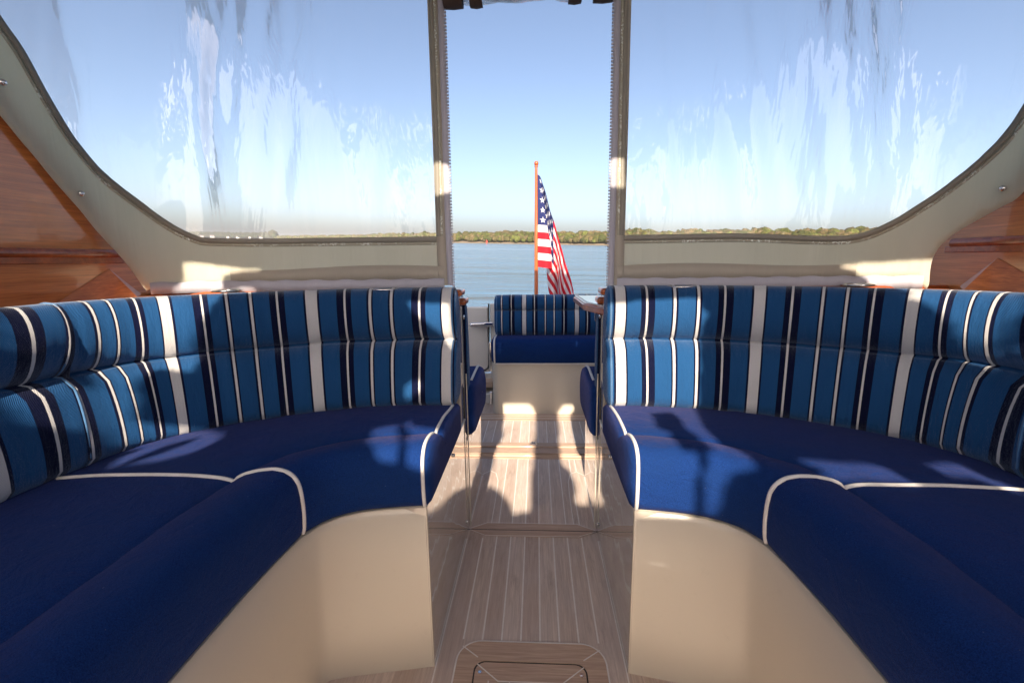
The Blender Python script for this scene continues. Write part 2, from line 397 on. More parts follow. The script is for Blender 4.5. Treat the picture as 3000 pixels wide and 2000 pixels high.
# ---------------------------------------------------------------- sea and far shore
def wpt(px, dist, z=0.0):
    """a point of the world at a horizontal distance, in the direction of a pixel column of the photo"""
    d = (CAMW @ cray(px, 709+0.0135*(px-1500))); d.z = 0; d.normalize(); return Vector((d.x*dist, d.y*dist, z))
mb = MB(); rings = [0, 6, 15, 40, 120, 400, 1500, 4100]; nseg = 48
vs = [(0, 0, 0)]; fs = []
for r in rings[1:]:
    for k in range(nseg): a = 2*math.pi*k/nseg; vs.append((r*math.cos(a), r*math.sin(a), 0))
for k in range(nseg): fs.append((0, 1+k, 1+(k+1) % nseg))
for j in range(len(rings)-2):
    for k in range(nseg): b = 1+j*nseg; fs.append((b+k, b+nseg+k, b+nseg+(k+1) % nseg, b+(k+1) % nseg))
tag(mesh('water', vs, fs, 'sea_water', boat=False), kind='structure')

DIST = [(380, 3400), (560, 3100), (790, 2700), (800, 1750), (1000, 1150), (1150, 760), (1330, 500), (1560, 420), (1780, 370), (2100, 320), (2500, 300), (3200, 300)]
def dist_at(px):
    for (a, da), (b, db) in zip(DIST, DIST[1:]):
        if a <= px <= b: return da+(db-da)*(px-a)/(b-a)
    return DIST[0][1] if px < DIST[0][0] else DIST[-1][1]
def terrain(name, px0, px1, depth, hfun, mat):
    vs = []; fs = []; n = 160
    for i in range(n+1):
        px = px0+(px1-px0)*i/n; D = dist_at(px)
        for j, (t, hz) in enumerate(((0, -0.3), (0.05, 1.1), (0.16, 1.8), (0.5, hfun(px)), (1.0, hfun(px)*0.8), (1.15, -0.5))):
            vs.append(wpt(px, D+depth*t+noise.noise(Vector((px*0.03, j, 0)))*3*(D/400), hz+(noise.noise(Vector((px*0.13, j*3.1, 5)))*0.5 if 0 < j < 5 else 0)))
    for i in range(n):
        for j in range(5): a = i*6+j; fs.append((a, a+1, a+7, a+6))
    return mesh(name, vs, fs, mat, boat=False)
tag(terrain('shore', 796, 3300, 60, lambda p: 3.5 if p < 1900 else 4.5, 'shore_rock'), kind='structure')
tag(terrain('shore', 350, 812, 300, lambda p: 9, 'shore_rock'), kind='structure')

ICO = []
def ico(sub):
    bm = bmesh.new(); bmesh.ops.create_icosphere(bm, subdivisions=sub, radius=1); bm.verts.index_update()
    r = ([v.co.copy() for v in bm.verts], [tuple(v.index for v in f.verts) for f in bm.faces]); bm.free(); return r
I1, I2 = ico(1), ico(2)
def woods(name, px0, px1, count, depth, hh, cols, sub, base=1.5):
    V, Fc = I2 if sub == 2 else I1
    vs = []; fs = []; cc = []
    for i in range(count):
        px = px0+(px1-px0)*random.random(); D = dist_at(px); t = random.random()**1.3
        sc = hh(px)*(0.62+0.55*random.random())*(0.75+0.35*t); c = wpt(px, D+3+depth*t, 0)
        rise = base+(3.2 if px > 800 else 6)*min(1, t*2.2)+2.6*noise.noise(Vector((px*0.011, 1, 2)))*t+1.2*noise.noise(Vector((px*.04, 4, 2)))*t
        wdt = sc*(0.42+0.25*random.random())
        col = random.choice(cols); jit = 0.58+0.45*random.random(); col = tuple(x*jit for x in col)
        sd_ = random.random()*99; b = len(vs)
        for v in V:
            q = 1+0.42*noise.noise(v*1.7+Vector((sd_, 0, 0)))+0.22*noise.noise(v*4.1+Vector((0, sd_, 0)))
            vs.append(Vector((c.x+v.x*wdt*q, c.y+v.y*wdt*q, rise+sc*0.5+v.z*sc*0.52*q))); cc.append(col)
        fs += [tuple(k+b for k in f) for f in Fc]
    me = bpy.data.meshes.new(name); me.from_pydata([tuple(v) for v in vs], [], fs)
    at_ = me.color_attributes.new(name='Col', type='FLOAT_COLOR', domain='POINT')
    for k, c in enumerate(cc): at_.data[k].color = (*c, 1)
    o = link(name, me, 'woodland', boat=False); tag(o, kind='stuff'); return o
GRN = [(0.13, 0.14, 0.04), (0.17, 0.17, 0.05), (0.22, 0.16, 0.08), (0.25, 0.18, 0.10), (0.17, 0.14, 0.06), (0.20, 0.22, 0.06), (0.11, 0.12, 0.045), (0.27, 0.20, 0.12)]
o = woods('woodland', 798, 3250, 3600, 46, lambda p: 6.6 if p > 1250 else 7.6, GRN, 2)
tag(o, 'olive and brown spring woodland along the near shore', 'woodland')
o = woods('woodland', 350, 806, 1500, 260, lambda p: 24, [(0.07, 0.09, 0.06), (0.09, 0.10, 0.06), (0.10, 0.09, 0.07)], 1, 3)
tag(o, 'blue grey woodland on the far low shore at left', 'woodland')

def house(px, w, d, h, label, z0=3.0):
    D = dist_at(px)-6; c = wpt(px, D); dirv = Vector((c.x, c.y, 0)).normalized(); ang = math.atan2(dirv.y, dirv.x)-math.pi/2+random.uniform(-.3, .3)
    t = thing('shore_house', label, 'house', 'pale houses on the far shore', boat=False); t.location = (c.x, c.y, 0); t.rotation_euler.z = ang
    MB().box((-w/2, -d/2, -1), (w/2, d/2, z0+h)).build('wall', 'house_paint', t, smooth=False)
    e = 0.8; zr = z0+h; rh = w*0.28
    mesh('roof', [(-w/2-e, -d/2-e, zr), (w/2+e, -d/2-e, zr), (w/2+e, d/2+e, zr), (-w/2-e, d/2+e, zr), (-w/2-e, 0, zr+rh), (w/2+e, 0, zr+rh)],
         [(0, 1, 5, 4), (2, 3, 4, 5), (0, 4, 3), (1, 2, 5), (0, 3, 2, 1)], 'roof_shingle', t, smooth=False)
    for k in range(3):
        x = -w/2+w*(k+0.5)/3; MB().box((x-w*0.06, -d/2-0.1, z0+h*0.3), (x+w*0.06, -d/2+0.05, z0+h*0.75)).build('window', 'house_glass', t, smooth=False)
for px, w, d, h, lb in ((592, 17, 10, 9, 'long white house at the left end of the far shore'), (622, 19, 11, 10, 'pinkish white double house second from left on the far shore'),
                    (668, 12, 9, 7, 'small white house before the dark wood on the far shore'), (697, 14, 9, 6, 'low white house right of the small one on the far shore'),
                    (732, 10, 8, 7, 'narrow pale cottage near the middle of the far shore'), (765, 17, 10, 6, 'wide low pale house at the right end of the far shore')):
    house(px, w, d, h, lb)
# red channel marker off the near shore
c = wpt(1426, 330); t = thing('channel_marker', 'red channel marker standing in the water off the wooded shore', 'buoy', boat=False); t.location = c
MB().tube([(0, 0, -1), (0, 0, 1.4)], 0.22, 10).build('pile', 'red_paint', t)
mesh('daymark', [(-0.8, -.08, 1.4), (0.8, -.08, 1.4), (0, -.08, 3.0), (-0.8, .08, 1.4), (0.8, .08, 1.4), (0, .08, 3.0)], [(0, 1, 2), (5, 4, 3), (0, 3, 4, 1), (1, 4, 5, 2), (2, 5, 3, 0)], 'red_paint', t, smooth=False)

# ---------------------------------------------------------------- deck
SEAM = 0.0512; SX0 = 0.007
fl = MB()
fl.add([(-1.32, -2.9, 0), (1.30, -2.9, 0), (1.30, 3.6, 0), (-1.32, 3.6, 0)], [(0, 1, 2, 3)])
floor = tag(fl.build('deck', 'teak_decking', smooth=False), kind='structure')
def flo(L): return [at(x, y, 2, 0, 1) for x, y in L]
def z8(L): return [(1300+x/3.409, 1100+y/3.409) for x, y in L]
def z6(L): return [(1100+x/2.24, 1300+y/2.24) for x, y in L]
cs = MB(); CW = 0.0045
for k in range(-4, 4):                                  # fore section
    x = SX0+k*SEAM; cs.strip([(x, 1.048 if abs(k+.5) < 3.6 else 1.03, 0), (x, 1.507-(0.0 if abs(k) < 4 else 0.012), 0)], CW)
for k in range(-3, 4): cs.strip([(SX0+k*SEAM, 1.592, 0), (SX0+k*SEAM, 2.160, 0)], CW)
for s_ in (-1, 1):
    cs.strip([(mx(s_, 0.236), 0.2, 0), (mx(s_, 0.236), 1.49, 0)], CW*0.8)
    cs.strip([(mx(s_, 0.2366), 1.60, 0), (mx(s_, 0.2366), 1.98, 0)], CW*0.8)
    # curved cover seam at the end of each passage wall
    cs.strip([(mx(s_, 0.24), 1.99, 0), (mx(s_, 0.205), 2.03, 0), (mx(s_, 0.175), 2.005, 0), (mx(s_, 0.160), 1.93, 0), (mx(s_, 0.157), 1.80, 0), (mx(s_, 0.157), 1.592, 0)], CW*0.8)
    cs.strip([(mx(s_, 0.205), 2.03, 0), (mx(s_, 0.205), 2.16, 0)], CW)
for k in range(-9, 12): cs.strip([(SX0+k*SEAM, 2.375, 0), (SX0+k*SEAM, 2.715, 0)], CW)
cs.build('caulk_seam', 'deck_caulk', floor, smooth=False)
# transverse margin boards at the joint, mitred
mb = MB()
def board(L, z=0.0035):
    n = len(L); mb.add([(x, y, z) for x, y in L]+[(x, y, -0.01) for x, y in L], [tuple(range(n))]+[(i, (i+1) % n, n+(i+1) % n, n+i) for i in range(n)])
board([(-.190, 1.510), (.150, 1.510), (.215, 1.5435), (-.250, 1.5435)]); board([(-.250, 1.549), (.215, 1.549), (.150, 1.588), (-.190, 1.588)])
for a, b in ((2.168, 2.205), (2.212, 2.243), (2.251, 2.296), (2.304, 2.326), (2.332, 2.368)): board([(-1.0, a), (1.0, a), (1.0, b), (-1.0, b)], 0.0035 if a not in (2.212, 2.304) else 0.012)
for a, b in ((2.722, 2.752), (2.758, 2.80), (2.806, 2.84)): board([(-1.0, a), (1.0, a), (1.0, b), (-1.0, b)])
mb.build('margin_board', 'teak_margin', floor, smooth=False)
dk = MB()
for y in (1.546, 2.2085, 2.300): dk.strip([(-.256 if y < 2 else -1, y, 0), (.224 if y < 2 else 1, y, 0)], 0.0055, 0.0012)
dk.build('joint_gap', 'dark_rubber', floor, smooth=False)
lt = MB()
for y in (2.247, 2.329, 2.755, 2.803): lt.strip([(-1, y, 0), (1, y, 0)], 0.006, 0.0018)
lt.strip([(-.190, 1.508, 0), (.150, 1.508, 0), (.215, 1.5415, 0)], 0.003, 0.0032); lt.strip([(-.250, 1.5415, 0), (-.190, 1.508, 0)], 0.003, 0.0032)
lt.strip([(-.250, 1.551, 0), (-.190, 1.590, 0), (.150, 1.590, 0), (.215, 1.551, 0)], 0.003, 0.0032)
lt.build('caulk_seam', 'deck_caulk', floor, smooth=False)
nb = MB()
for y in (2.190, 2.305): nb.tube([(-1, y, 0.006), (1, y, 0.006)], 0.007, 8)
nb.build('nosing', 'teak_margin', floor)

# hatch in the near deck
def rrect(x0, x1, y0, y1, r, n=8):
    out = []
    for cx_, cy_, a0 in ((x1-r, y1-r, 0), (x0+r, y1-r, 90), (x0+r, y0+r, 180), (x1-r, y0+r, 270)):
        for k in range(n+1): a = math.radians(a0+90*k/n); out.append((cx_+r*math.cos(a), cy_+r*math.sin(a)))
    return out
ht = thing('deck_hatch', 'teak deck hatch with rounded corners at the near end of the passage', 'hatch')
fr_o = rrect(-.205, .172, .30, 1.040, .06); fr_i = rrect(-.158, .122, .34, .982, .028)
V, Fs = fill(fr_o, 0.05, [fr_i]); vs, fs = slab(V, Fs, lambda p: Vector((p[0], p[1], 0.004)), lambda p: Vector((p[0], p[1], -.02)))
mesh('hatch_frame', vs, fs, 'teak_margin', ht, smooth=False)
lid = rrect(-.154, .118, .345, .977, .026); V, Fs = fill(lid, 0.05); vs, fs = slab(V, Fs, lambda p: Vector((p[0], p[1], 0.0035)), lambda p: Vector((p[0], p[1], -.02)))
ld = mesh('hatch_lid', vs, fs, 'teak_margin', ht, smooth=False)
V, Fs = fill(fr_i, 0.05); mesh('hatch_gasket', [Vector((p[0], p[1], 0.0015)) for p in V], Fs, 'dark_rubber', ht, smooth=False)
q = MB(); q.strip([(x, y, 0) for x, y in fr_o]+[(fr_o[0][0], fr_o[0][1], 0)], 0.004, 0.0035)
q.strip([(-.152, .990, 0), (-.195, 1.022, 0)], .003, .0035); q.strip([(.116, .990, 0), (.160, 1.022, 0)], .003, .0035)
q.build('hatch_seam', 'deck_caulk', ht, smooth=False)
q = MB(); q.strip([(-.150, .970, 0), (-.095, .925, 0), (.060, .925, 0), (.114, .970, 0)], .003, .003)
for k in range(-1, 3): q.strip([(-.06+k*SEAM-.007, .925, 0), (-.06+k*SEAM-.007, .5, 0)], .003, .003)
q.build('lid_seam', 'deck_caulk', ht, smooth=False)
for x in (-.142, .106):
    q = MB(); q.tube([(x, .948, .003), (x, .948, .0052)], .0045, 12); q.box((x-.003, .9473, .005), (x+.003, .9487, .0056)); q.build('screw', 'chrome', ht)
# flush ring pull in the aft hatch
rp = thing('ring_pull', 'polished oval ring pull set flush in the teak beyond the threshold', 'deck ring')
c = at(1225, 1020, 2, 0); bm = sphere((c.x, c.y, 0.001), (0.027, 0.028, 0.004), 20); MB().bm(bm).build('plate', 'chrome', rp)
MB().tube([(c.x+0.013*math.cos(a*.3), c.y+0.016*math.sin(a*.3), 0.008) for a in range(21)], 0.0022, 8, closed=True).build('ring', 'chrome', rp)

# ---------------------------------------------------------------- seat bases, walls, bulkheads
SIDEN = {-1: 'left', 1: 'right'}
FRONT = [(.24, .963), (.34, .950), (.40, .932), (.445, .900), (.470, .850), (.482, .78), (.486, .65), (.488, .3), (.490, -.7)]
BACK = [(.245, 1.350), (.38, 1.346), (.50, 1.328), (.60, 1.298), (.69, 1.257), (.78, 1.205), (.86, 1.147), (.925, 1.090), (.968, 1.03), (.988, .96), (.992, .90)]
ZB = 0.437
for sd_ in (-1, 1):
    nm = SIDEN[sd_]
    t = thing('settee_base', f'cream moulded settee base under the {nm} navy cushions', 'seat base', 'cream settee bases either side of the passage')
    path = smooth_path(FRONT, 0.012)
    # plinth: the front rises from the teak and turns in under the cushion
    prof = [(0.0, -0.005), (0.0, .14), (0.0, .28), (0.0, .41), (0.006, .428), (0.018, ZB)]
    fA = [Vector(p) for p in [(.24, .963), (.35, .943), (.44, .926), (.484, .915), (.4945, .908), (.499, .895), (.4995, .86), (.4995, .7), (.4995, -.7)]]
    cA = [0]
    for a, b in zip(fA, fA[1:]): cA.append(cA[-1]+(b-a).length)
    cP = [0]
    for a, b in zip(path, path[1:]): cP.append(cP[-1]+(b-a).length)
    def foot_at(d):
        for i in range(len(fA)-1):
            if d <= cA[i+1] or i == len(fA)-2: return fA[i].lerp(fA[i+1], min(1, (d-cA[i])/(cA[i+1]-cA[i])))
    foot = [foot_at(c*cA[-1]/cP[-1]) for c in cP]
    vs = []; n = len(path)
    for i, p in enumerate(path):
        tt = (path[min(i+1, n-1)]-path[max(i-1, 0)]).normalized(); nr = Vector((-tt.y, tt.x))
        if nr.y < 0 and i < 3: nr = -nr
        nr = Vector((abs(tt.y), abs(tt.x))).normalized() if nr.x < 0 or nr.y < 0 else nr
        for d, z in prof: q = p.lerp(foot[i], max(0, 1-z/.41)); vs.append(P3(sd_, (q.x+nr.x*d, q.y+nr.y*d, z)))
    fs = []
    for i in range(n-1):
        for j in range(len(prof)-1): a = i*6+j; fs.append((a, a+1, a+7, a+6))
    mesh('base_front', vs, fs, 'cream_gelcoat', t, sharp=50)
    # polished wall of the passage, in two panels with a dark joint
    w = MB(); x0, x1 = mx(sd_, .2385), mx(sd_, .30)
    w.box((min(x0, x1), .9625, -0.005), (max(x0, x1), 1.5575, ZB-.002), .004)
    w.build('passage_wall', 'polished_gelcoat', t)
    w = MB(); w.box((min(x0, x1), 1.5635, -0.004), (max(x0, x1), 1.985, .345), .004); w.build('passage_wall', 'polished_gelcoat', t)
    w = MB(); x0b = mx(sd_, .2405); w.box((min(x0b, x1), 1.555, 0), (max(x0b, x1), 1.566, .55)); w.build('wall_joint', 'dark_rubber', t, smooth=False)
    w = MB().tube([(mx(sd_, .232), 1.5605, 0.01), (mx(sd_, .232), 1.5605, .60)], 0.0022, 6); w.build('joint_trim', 'cream_gelcoat', t)
    # top lid under the cushions and side fill
    V, Fs = fill([(p.x, p.y) for p in path[::4]]+[(1.3, -.7), (1.3, 1.5), (.24, 1.5)], .3)
    mesh('base_top', [P3(sd_, (x, y, ZB-.004)) for x, y in V], Fs, 'cream_gelcoat', t, smooth=False)
    for (yy, zz) in ((1.512, .055), (1.30, .41)):
        bm = sphere((mx(sd_, .236), yy, zz), (.004, .006, .006), 12); MB().bm(bm).build('screw', 'chrome', t)

    b = thing('bulkhead', f'low cream bulkhead behind the {nm} settee, capped with varnished wood', 'bulkhead', 'bulkheads across the boat')
    xa, xb = mx(sd_, .243), mx(sd_, 1.30)
    MB().box((min(xa, xb), 1.500, 0.0), (max(xa, xb), 1.5545, .882), .006).build('panel', 'polished_gelcoat', b)
    MB().box((min(xa, xb), 1.5665, 0.0), (max(xa, xb), 1.600, .840), .006).build('panel', 'polished_gelcoat', b)
    xr = mx(sd_, .226)
    MB().box((min(xr, xb), 1.484, .880), (max(xr, xb), 1.566, .903), .0095, 4).build('cap_rail', 'varnished_rail', b)
    MB().box((min(xr, xb), 1.570, .842), (max(xr, xb), 1.640, .868), .011, 4).build('cap_rail', 'varnished_rail', b)
    bm = sphere((mx(sd_, .238), 1.585, .80), (.004, .008, .008), 12); MB().bm(bm).build('stud', 'chrome', b)

# ---------------------------------------------------------------- cushions
def sweep_cushion(name, rings, mat, parent, uvs=None, cap=0.012, end_dirs=(None, None)):
    """rings: closed rings of points; ends puff out slightly before they close"""
    R = [list(r) for r in rings]; n = len(R[0]); U = [list(u) for u in uvs] if uvs else None
    def caps(r, d, u):
        c = sum(r, Vector())/n; out = []; uo = []
        for sc_, off in ((.985, .35), (.93, .75), (.80, 1.0), (.45, 1.1), (.02, 1.12)):
            out.append([c+(p-c)*sc_+d*cap*off for p in r]); uo.append([(q[0]-0.012*off, q[1]) for q in u] if u else None)
        return out, uo
    d0 = end_dirs[0]; d1 = end_dirs[1]
    if d0 is not None:
        a, ua = caps(R[0], d0, U[0] if U else None); R = a[::-1]+R
        if U: U = ua[::-1]+U
    if d1 is not None:
        a, ua = caps(R[-1], d1, U[-1] if U else None); R = R+a
        if U: U = U+ua
    vs = [p for r in R for p in r]; uv = [p for u in U for p in u] if U else None; fs = []
    for i in range(len(R)-1):
        for k in range(n): fs.append((i*n+k, i*n+(k+1) % n, (i+1)*n+(k+1) % n, (i+1)*n+k))
    return mesh(name, vs, fs, mat, parent, uvs=uv)
def back_profile(k=1.0):
    """closed loop of (depth, height): lower panel, stitched channel, head roll, back"""
    L = []; lean = lambda z: 0.095*(z-.55)/.355
    for i in range(11):
        q = i/10; z = .548+(.742-.548)*q; bul = (math.sin(math.pi*min(1, max(0, q)))**.55)*.020; L.append((lean(z)-bul+(.012 if i in (0, 10) else 0), z))
    L.append((lean(.745)+.017, .745))
    for i in range(12):
        a = math.radians(-80+i*(80+78)/11.0); L.append((lean(.82)+.030-math.cos(a)*.052-.0, .829+math.sin(a)*.083))
    L += [(.118, .9125), (.132, .906), (.141, .890), (.144, .85), (.138, .75), (.130, .65), (.120, .56), (.11, .546), (.06, .542), (.02, .543)]
    return L
def proj(p):
    c = CAMB.transposed() @ (Vector(p)-Vector((0, 0, EYE))); return CX+F_PX*c.x/c.z
def stripe_map(side, path, marks):
    """marks: (photo column of a stripe at the stitched channel, its place in the repeat) -> cloth length at each path point"""
    n = len(path); pxs = []
    for i, p in enumerate(path):
        tt = (path[min(i+1, n-1)]-path[max(i-1, 0)]).normalized(); nr = Vector((-tt.y, tt.x))
        if nr.x < 0 or (nr.x < .05 and nr.y < 0): nr = -nr
        pxs.append(proj(P3(side, (p.x+nr.x*.069, p.y+nr.y*.069, .745))))
    S_ = [0]
    for a, b in zip(path, path[1:]): S_.append(S_[-1]+(b-a).length)
    ctl = []
    for px, ph in marks:
        for i in range(n-1):
            if (pxs[i]-px)*(pxs[i+1]-px) <= 0 and pxs[i] != pxs[i+1]:
                t = (px-pxs[i])/(pxs[i+1]-pxs[i]); ctl.append((S_[i]+t*(S_[i+1]-S_[i]), ph*.42)); break
    out = []
    for s in S_:
        if s <= ctl[0][0]: out.append(ctl[0][1]-(ctl[0][0]-s)); continue
        if s >= ctl[-1][0]: out.append(ctl[-1][1]+(s-ctl[-1][0])); continue
        for (a, ua), (b, ub) in zip(ctl, ctl[1:]):
            if a <= s <= b: out.append(ua+(ub-ua)*(s-a)/(b-a)); break
    return out
MARKS = {-1: [(1314.8, 0), (1235.7, .198), (1154, .404), (1092.9, .571), (1020.4, .755), (927, 1), (825, 1.198), (750, 1.404), (681, 1.571), (609.7, 1.755), (497.4, 2), (415.8, 2.198), (336.7, 2.404), (273, 2.571)],
         1: [(1813.3, 0), (1889.8, .198), (1970.4, .404), (2038.8, .571), (2114.3, .755), (2212.4, 1), (2308, 1.198), (2396, 1.404), (2465, 1.571), (2541, 1.755), (2659, 2), (2756, 2.198), (2833.7, 2.404), (2901.5, 2.571)]}
def back_rings(side, path, u0, wr=1.0, shear=0):
    um = u0 if isinstance(u0, list) else None
    if um: u0 = 0
    prof = back_profile(); rings = []; uvs = []; pl = path; n = len(pl); s = 0; cumL = [0]
    for a, b in zip(path, path[1:]): cumL.append(cumL[-1]+(b-a).length)
    cum = [0]
    for a, b in zip(prof, prof[1:]): cum.append(cum[-1]+math.hypot(b[0]-a[0], b[1]-a[1]))
    for i, p in enumerate(pl):
        if i: s += (pl[i]-pl[i-1]).length
        tt = (pl[min(i+1, n-1)]-pl[max(i-1, 0)]).normalized(); nr = Vector((-tt.y, tt.x))
        if nr.x < 0 or (nr.x < .05 and nr.y < 0): nr = -nr
        r = []; u = []
        for j, (d, z) in enumerate(prof):
            zz = z; w3 = Vector((s*11, z*3.0, side*7+u0*9))
            f_ = 1 if j < 27 else 0.2
            d2 = d+f_*wr*(0.0045*noise.noise(w3)+0.0035*noise.noise(Vector((s*38, z*5, side*3))))*1.0
            d2 += f_*.0042*math.exp(-((z-.745)/.03)**2)*noise.noise(Vector((s*70+z*20, side, 2)))+f_*.003*math.exp(-((z-.56)/.04)**2)*noise.noise(Vector((s*50, side, 8)))
            if abs(z-.745) < .012: zz += 0.003*noise.noise(Vector((s*7, 0, side)))
            tot = cumL[-1]; wsh = math.exp(-(tot-s)/.10) if shear > 0 else (math.exp(-s/.25) if shear < 0 else 0)
            r.append(P3(side, (p.x+nr.x*d2, p.y+nr.y*d2+.19*max(0, z-.55)*wsh, zz))); u.append((um[i] if um else u0+s, cum[j]))
        rings.append(r); uvs.append(u)
    return rings, uvs
def seat_profile():
    return [(.06, ZB), (-.002, .438), (-.012, .452), (-.018, .485), (-.016, .520), (-.006, .548), (.018, .566), (.06, .577), (.12, .581), (.20, .579), (.275, .572),
            (.318, .5645), (.334, .559), (.345, .5535), (.356, .5575), (.40, .563), (.50, .566), (.65, .565), (.85, .560), (1.0, .553), (1.12, .545), (1.20, .53), (1.20, .445), (.9, .441), (.5, ZB+.002), (.25, ZB+.001)]
def seat_rings(side, FP, BP, wr=1.0):
    prof = seat_profile(); rings = []
    for i, (a, b) in enumerate(zip(FP, BP)):
        r = []; d = (b-a); L = d.length; dn = d.normalized()
        for j, (w, z) in enumerate(prof):
            if w <= .34: q = w*.375/.375*.385 if True else 0; off = q
            else: off = .131+(w-.34)/.66*(L-.131)
            p = a+dn*off
            zz = z
            if 3 < j < 20: zz += wr*(0.0030*noise.noise(Vector((p.x*9, p.y*9, side)))+0.002*noise.noise(Vector((p.x*26, p.y*26, side))))
            r.append(P3(side, (p.x, p.y, zz)))
        rings.append(r)
    return rings
def piping(ring, parent, r=.0048, sl=None, mat='white_piping', name='piping'):
    pts = ring if sl is None else ring[sl[0]:sl[1]]
    return MB().tube(catmull(pts, 4), r, 8).build(name, mat, parent, sharp=None)

for sd_ in (-1, 1):
    nm = SIDEN[sd_]; ex = Vector((-sd_, 0, 0))
    # aft back cushion, curved round the corner
    t = thing('back_cushion', f'blue striped back cushion curving from the passage to the {nm} corner', 'cushion', 'striped back cushions')
    bp = smooth_path(BACK, .011); rings, uvs = back_rings(sd_, bp, stripe_map(sd_, bp, MARKS[sd_]), shear=1)
    sweep_cushion('cover', rings, 'striped_fabric', t, uvs, .014, (ex, None))
    piping(rings[0]+[rings[0][0]], t, .0028, mat='blue_piping')
    # side back cushion running forward
    t = thing('back_cushion', f'blue striped back cushion along the {nm} side, nearest the camera', 'cushion', 'striped back cushions')
    sp = smooth_path([(.993, .906), (1.002, .80), (1.012, .65), (1.02, .3), (1.02, -.6)], .012); rings, uvs = back_rings(sd_, sp, .42-.16 if sd_ < 0 else .30, shear=-1)
    sweep_cushion('cover', rings, 'striped_fabric', t, uvs, .010, (Vector((0, 1, 0)), None))
    piping(rings[0]+[rings[0][0]], t, .0030, mat='blue_piping')
    # aft seat cushion
    t = thing('seat_cushion', f'navy seat cushion with white piping between passage and {nm} corner', 'cushion', 'navy seat cushions')
    N = 70; fp = smooth_path([(.243, .963), (.34, .950), (.40, .932), (.445, .900), (.464, .866), (.470, .852)], .004)
    FP = resample(fp, (sum((b-a).length for a, b in zip(fp, fp[1:])))/N)[:N+1]
    bq = smooth_path([(.243, 1.350)]+BACK[1:]+[(.995, .86)], .004); BP = resample(bq, (sum((b-a).length for a, b in zip(bq, bq[1:])))/N)[:N+1]
    rings = seat_rings(sd_, FP, BP)
    sweep_cushion('cover', rings, 'navy_fabric', t, None, .018, (ex, Vector((0, -1, 0))))
    piping(rings[0], t, .0044, (1, 20))
    # side seat cushion
    t = thing('seat_cushion', f'long navy seat cushion with white piping along the {nm} side', 'cushion', 'navy seat cushions')
    FP = [Vector((.475+.012*min(1, i/12), .845-i*.015)) for i in range(105)]; BP = [Vector((.995+.02*min(1, i/20), .845-i*.015)) for i in range(105)]
    rings = seat_rings(sd_, FP, BP)
    sweep_cushion('cover', rings, 'navy_fabric', t, None, .006, (Vector((0, 1, 0)), None))
    piping(rings[0], t, .0047, (1, 20))

# aft-facing seats beyond the bulkhead
def block_cushion(name, x0, x1, prof, mat, parent, us=1.0, u0=0, step=.012, cap=.016):
    n = max(2, int(abs(x1-x0)/step)); rings = []; uvs = []; cum = [0]
    for a, b in zip(prof, prof[1:]): cum.append(cum[-1]+math.hypot(b[0]-a[0], b[1]-a[1]))
    for i in range(n+1):
        x = x0+(x1-x0)*i/n
        rings.append([Vector((x, y+.003*noise.noise(Vector((x*8, z*6, y))), z+.002*noise.noise(Vector((x*9, y*9, 4))))) for y, z in prof]); uvs.append([(u0+us*abs(x-x0), c) for c in cum])
    d = Vector((1 if x1 > x0 else -1, 0, 0))
    o = sweep_cushion(name, rings, mat, parent, uvs, cap, (-d, d)); return o, rings
for sd_ in (-1, 1):
    nm = SIDEN[sd_]
    t = thing('back_cushion', f'blue back cushion seen edge on, beyond the {nm} bulkhead', 'cushion', 'striped back cushions')
    pr = catmull([(1.615, .49), (1.610, .70), (1.612, .84), (1.630, .868), (1.648, .850), (1.664, .72), (1.672, .60), (1.660, .50), (1.640, .475), (1.615, .49)], 4)[:-1]
    o, rg = block_cushion('cover', mx(sd_, .250), mx(sd_, 1.05), pr, 'striped_fabric', t, u0=.075)
    piping(rg[0]+[rg[0][0]], t, .0026, mat='blue_piping')
    t = thing('seat_cushion', f'end of navy seat cushion jutting beyond the {nm} passage wall', 'cushion', 'navy seat cushions')
    pr = catmull([(1.62, .535), (1.75, .540), (1.86, .545), (1.93, .540), (2.005, .512), (2.045, .460), (2.050, .41), (2.02, .35), (1.95, .338), (1.75, .342), (1.62, .348), (1.61, .44), (1.62, .535)], 3)[:-1]
    o, rg = block_cushion('cover', mx(sd_, .236), mx(sd_, 1.05), pr, 'navy_fabric', t, cap=.022)
    piping(rg[0], t, .0052, (2, 30))
    t = thing('settee_base', f'cream base beneath the aft-facing seat beyond the {nm} passage wall', 'seat base', 'cream settee bases either side of the passage')
    xa, xb = mx(sd_, .302), mx(sd_, 1.2); MB().box((min(xa, xb), 1.61, -.003), (max(xa, xb), 1.975, .34), .01).build('base_front', 'cream_gelcoat', t)

# ---------------------------------------------------------------- transom bench, gate, table
t = thing('bench_base', 'cream moulded bench base with rounded corner at the stern', 'seat base')
pl = rrect(-.288, 1.05, 2.842, 3.30, .045); V, Fs = fill(pl, .25)
vs, fs = slab(V, Fs, lambda p: Vector((p[0], p[1], .335)), lambda p: Vector((p[0], p[1], -.004)))
mesh('body', vs, fs, 'cream_gelcoat', t, sharp=40).modifiers.new('normals', 'WEIGHTED_NORMAL').keep_sharp = True
MB().box((-.27, 3.10, .335), (1.05, 3.30, .735), .02).build('backboard', 'white_gelcoat', t)
t = thing('seat_cushion', 'straight navy seat cushion of the stern bench, piped in white', 'cushion', 'navy seat cushions')
pr = catmull([(2.835, .345), (2.818, .40), (2.822, .46), (2.850, .495), (2.95, .498), (3.06, .49), (3.07, .42), (3.06, .345), (2.95, .338), (2.835, .345)], 4)[:-1]
o, rg = block_cushion('cover', -.268, 1.02, pr, 'navy_fabric', t, cap=.02); piping(rg[0], t, .0058, (0, 20)); 
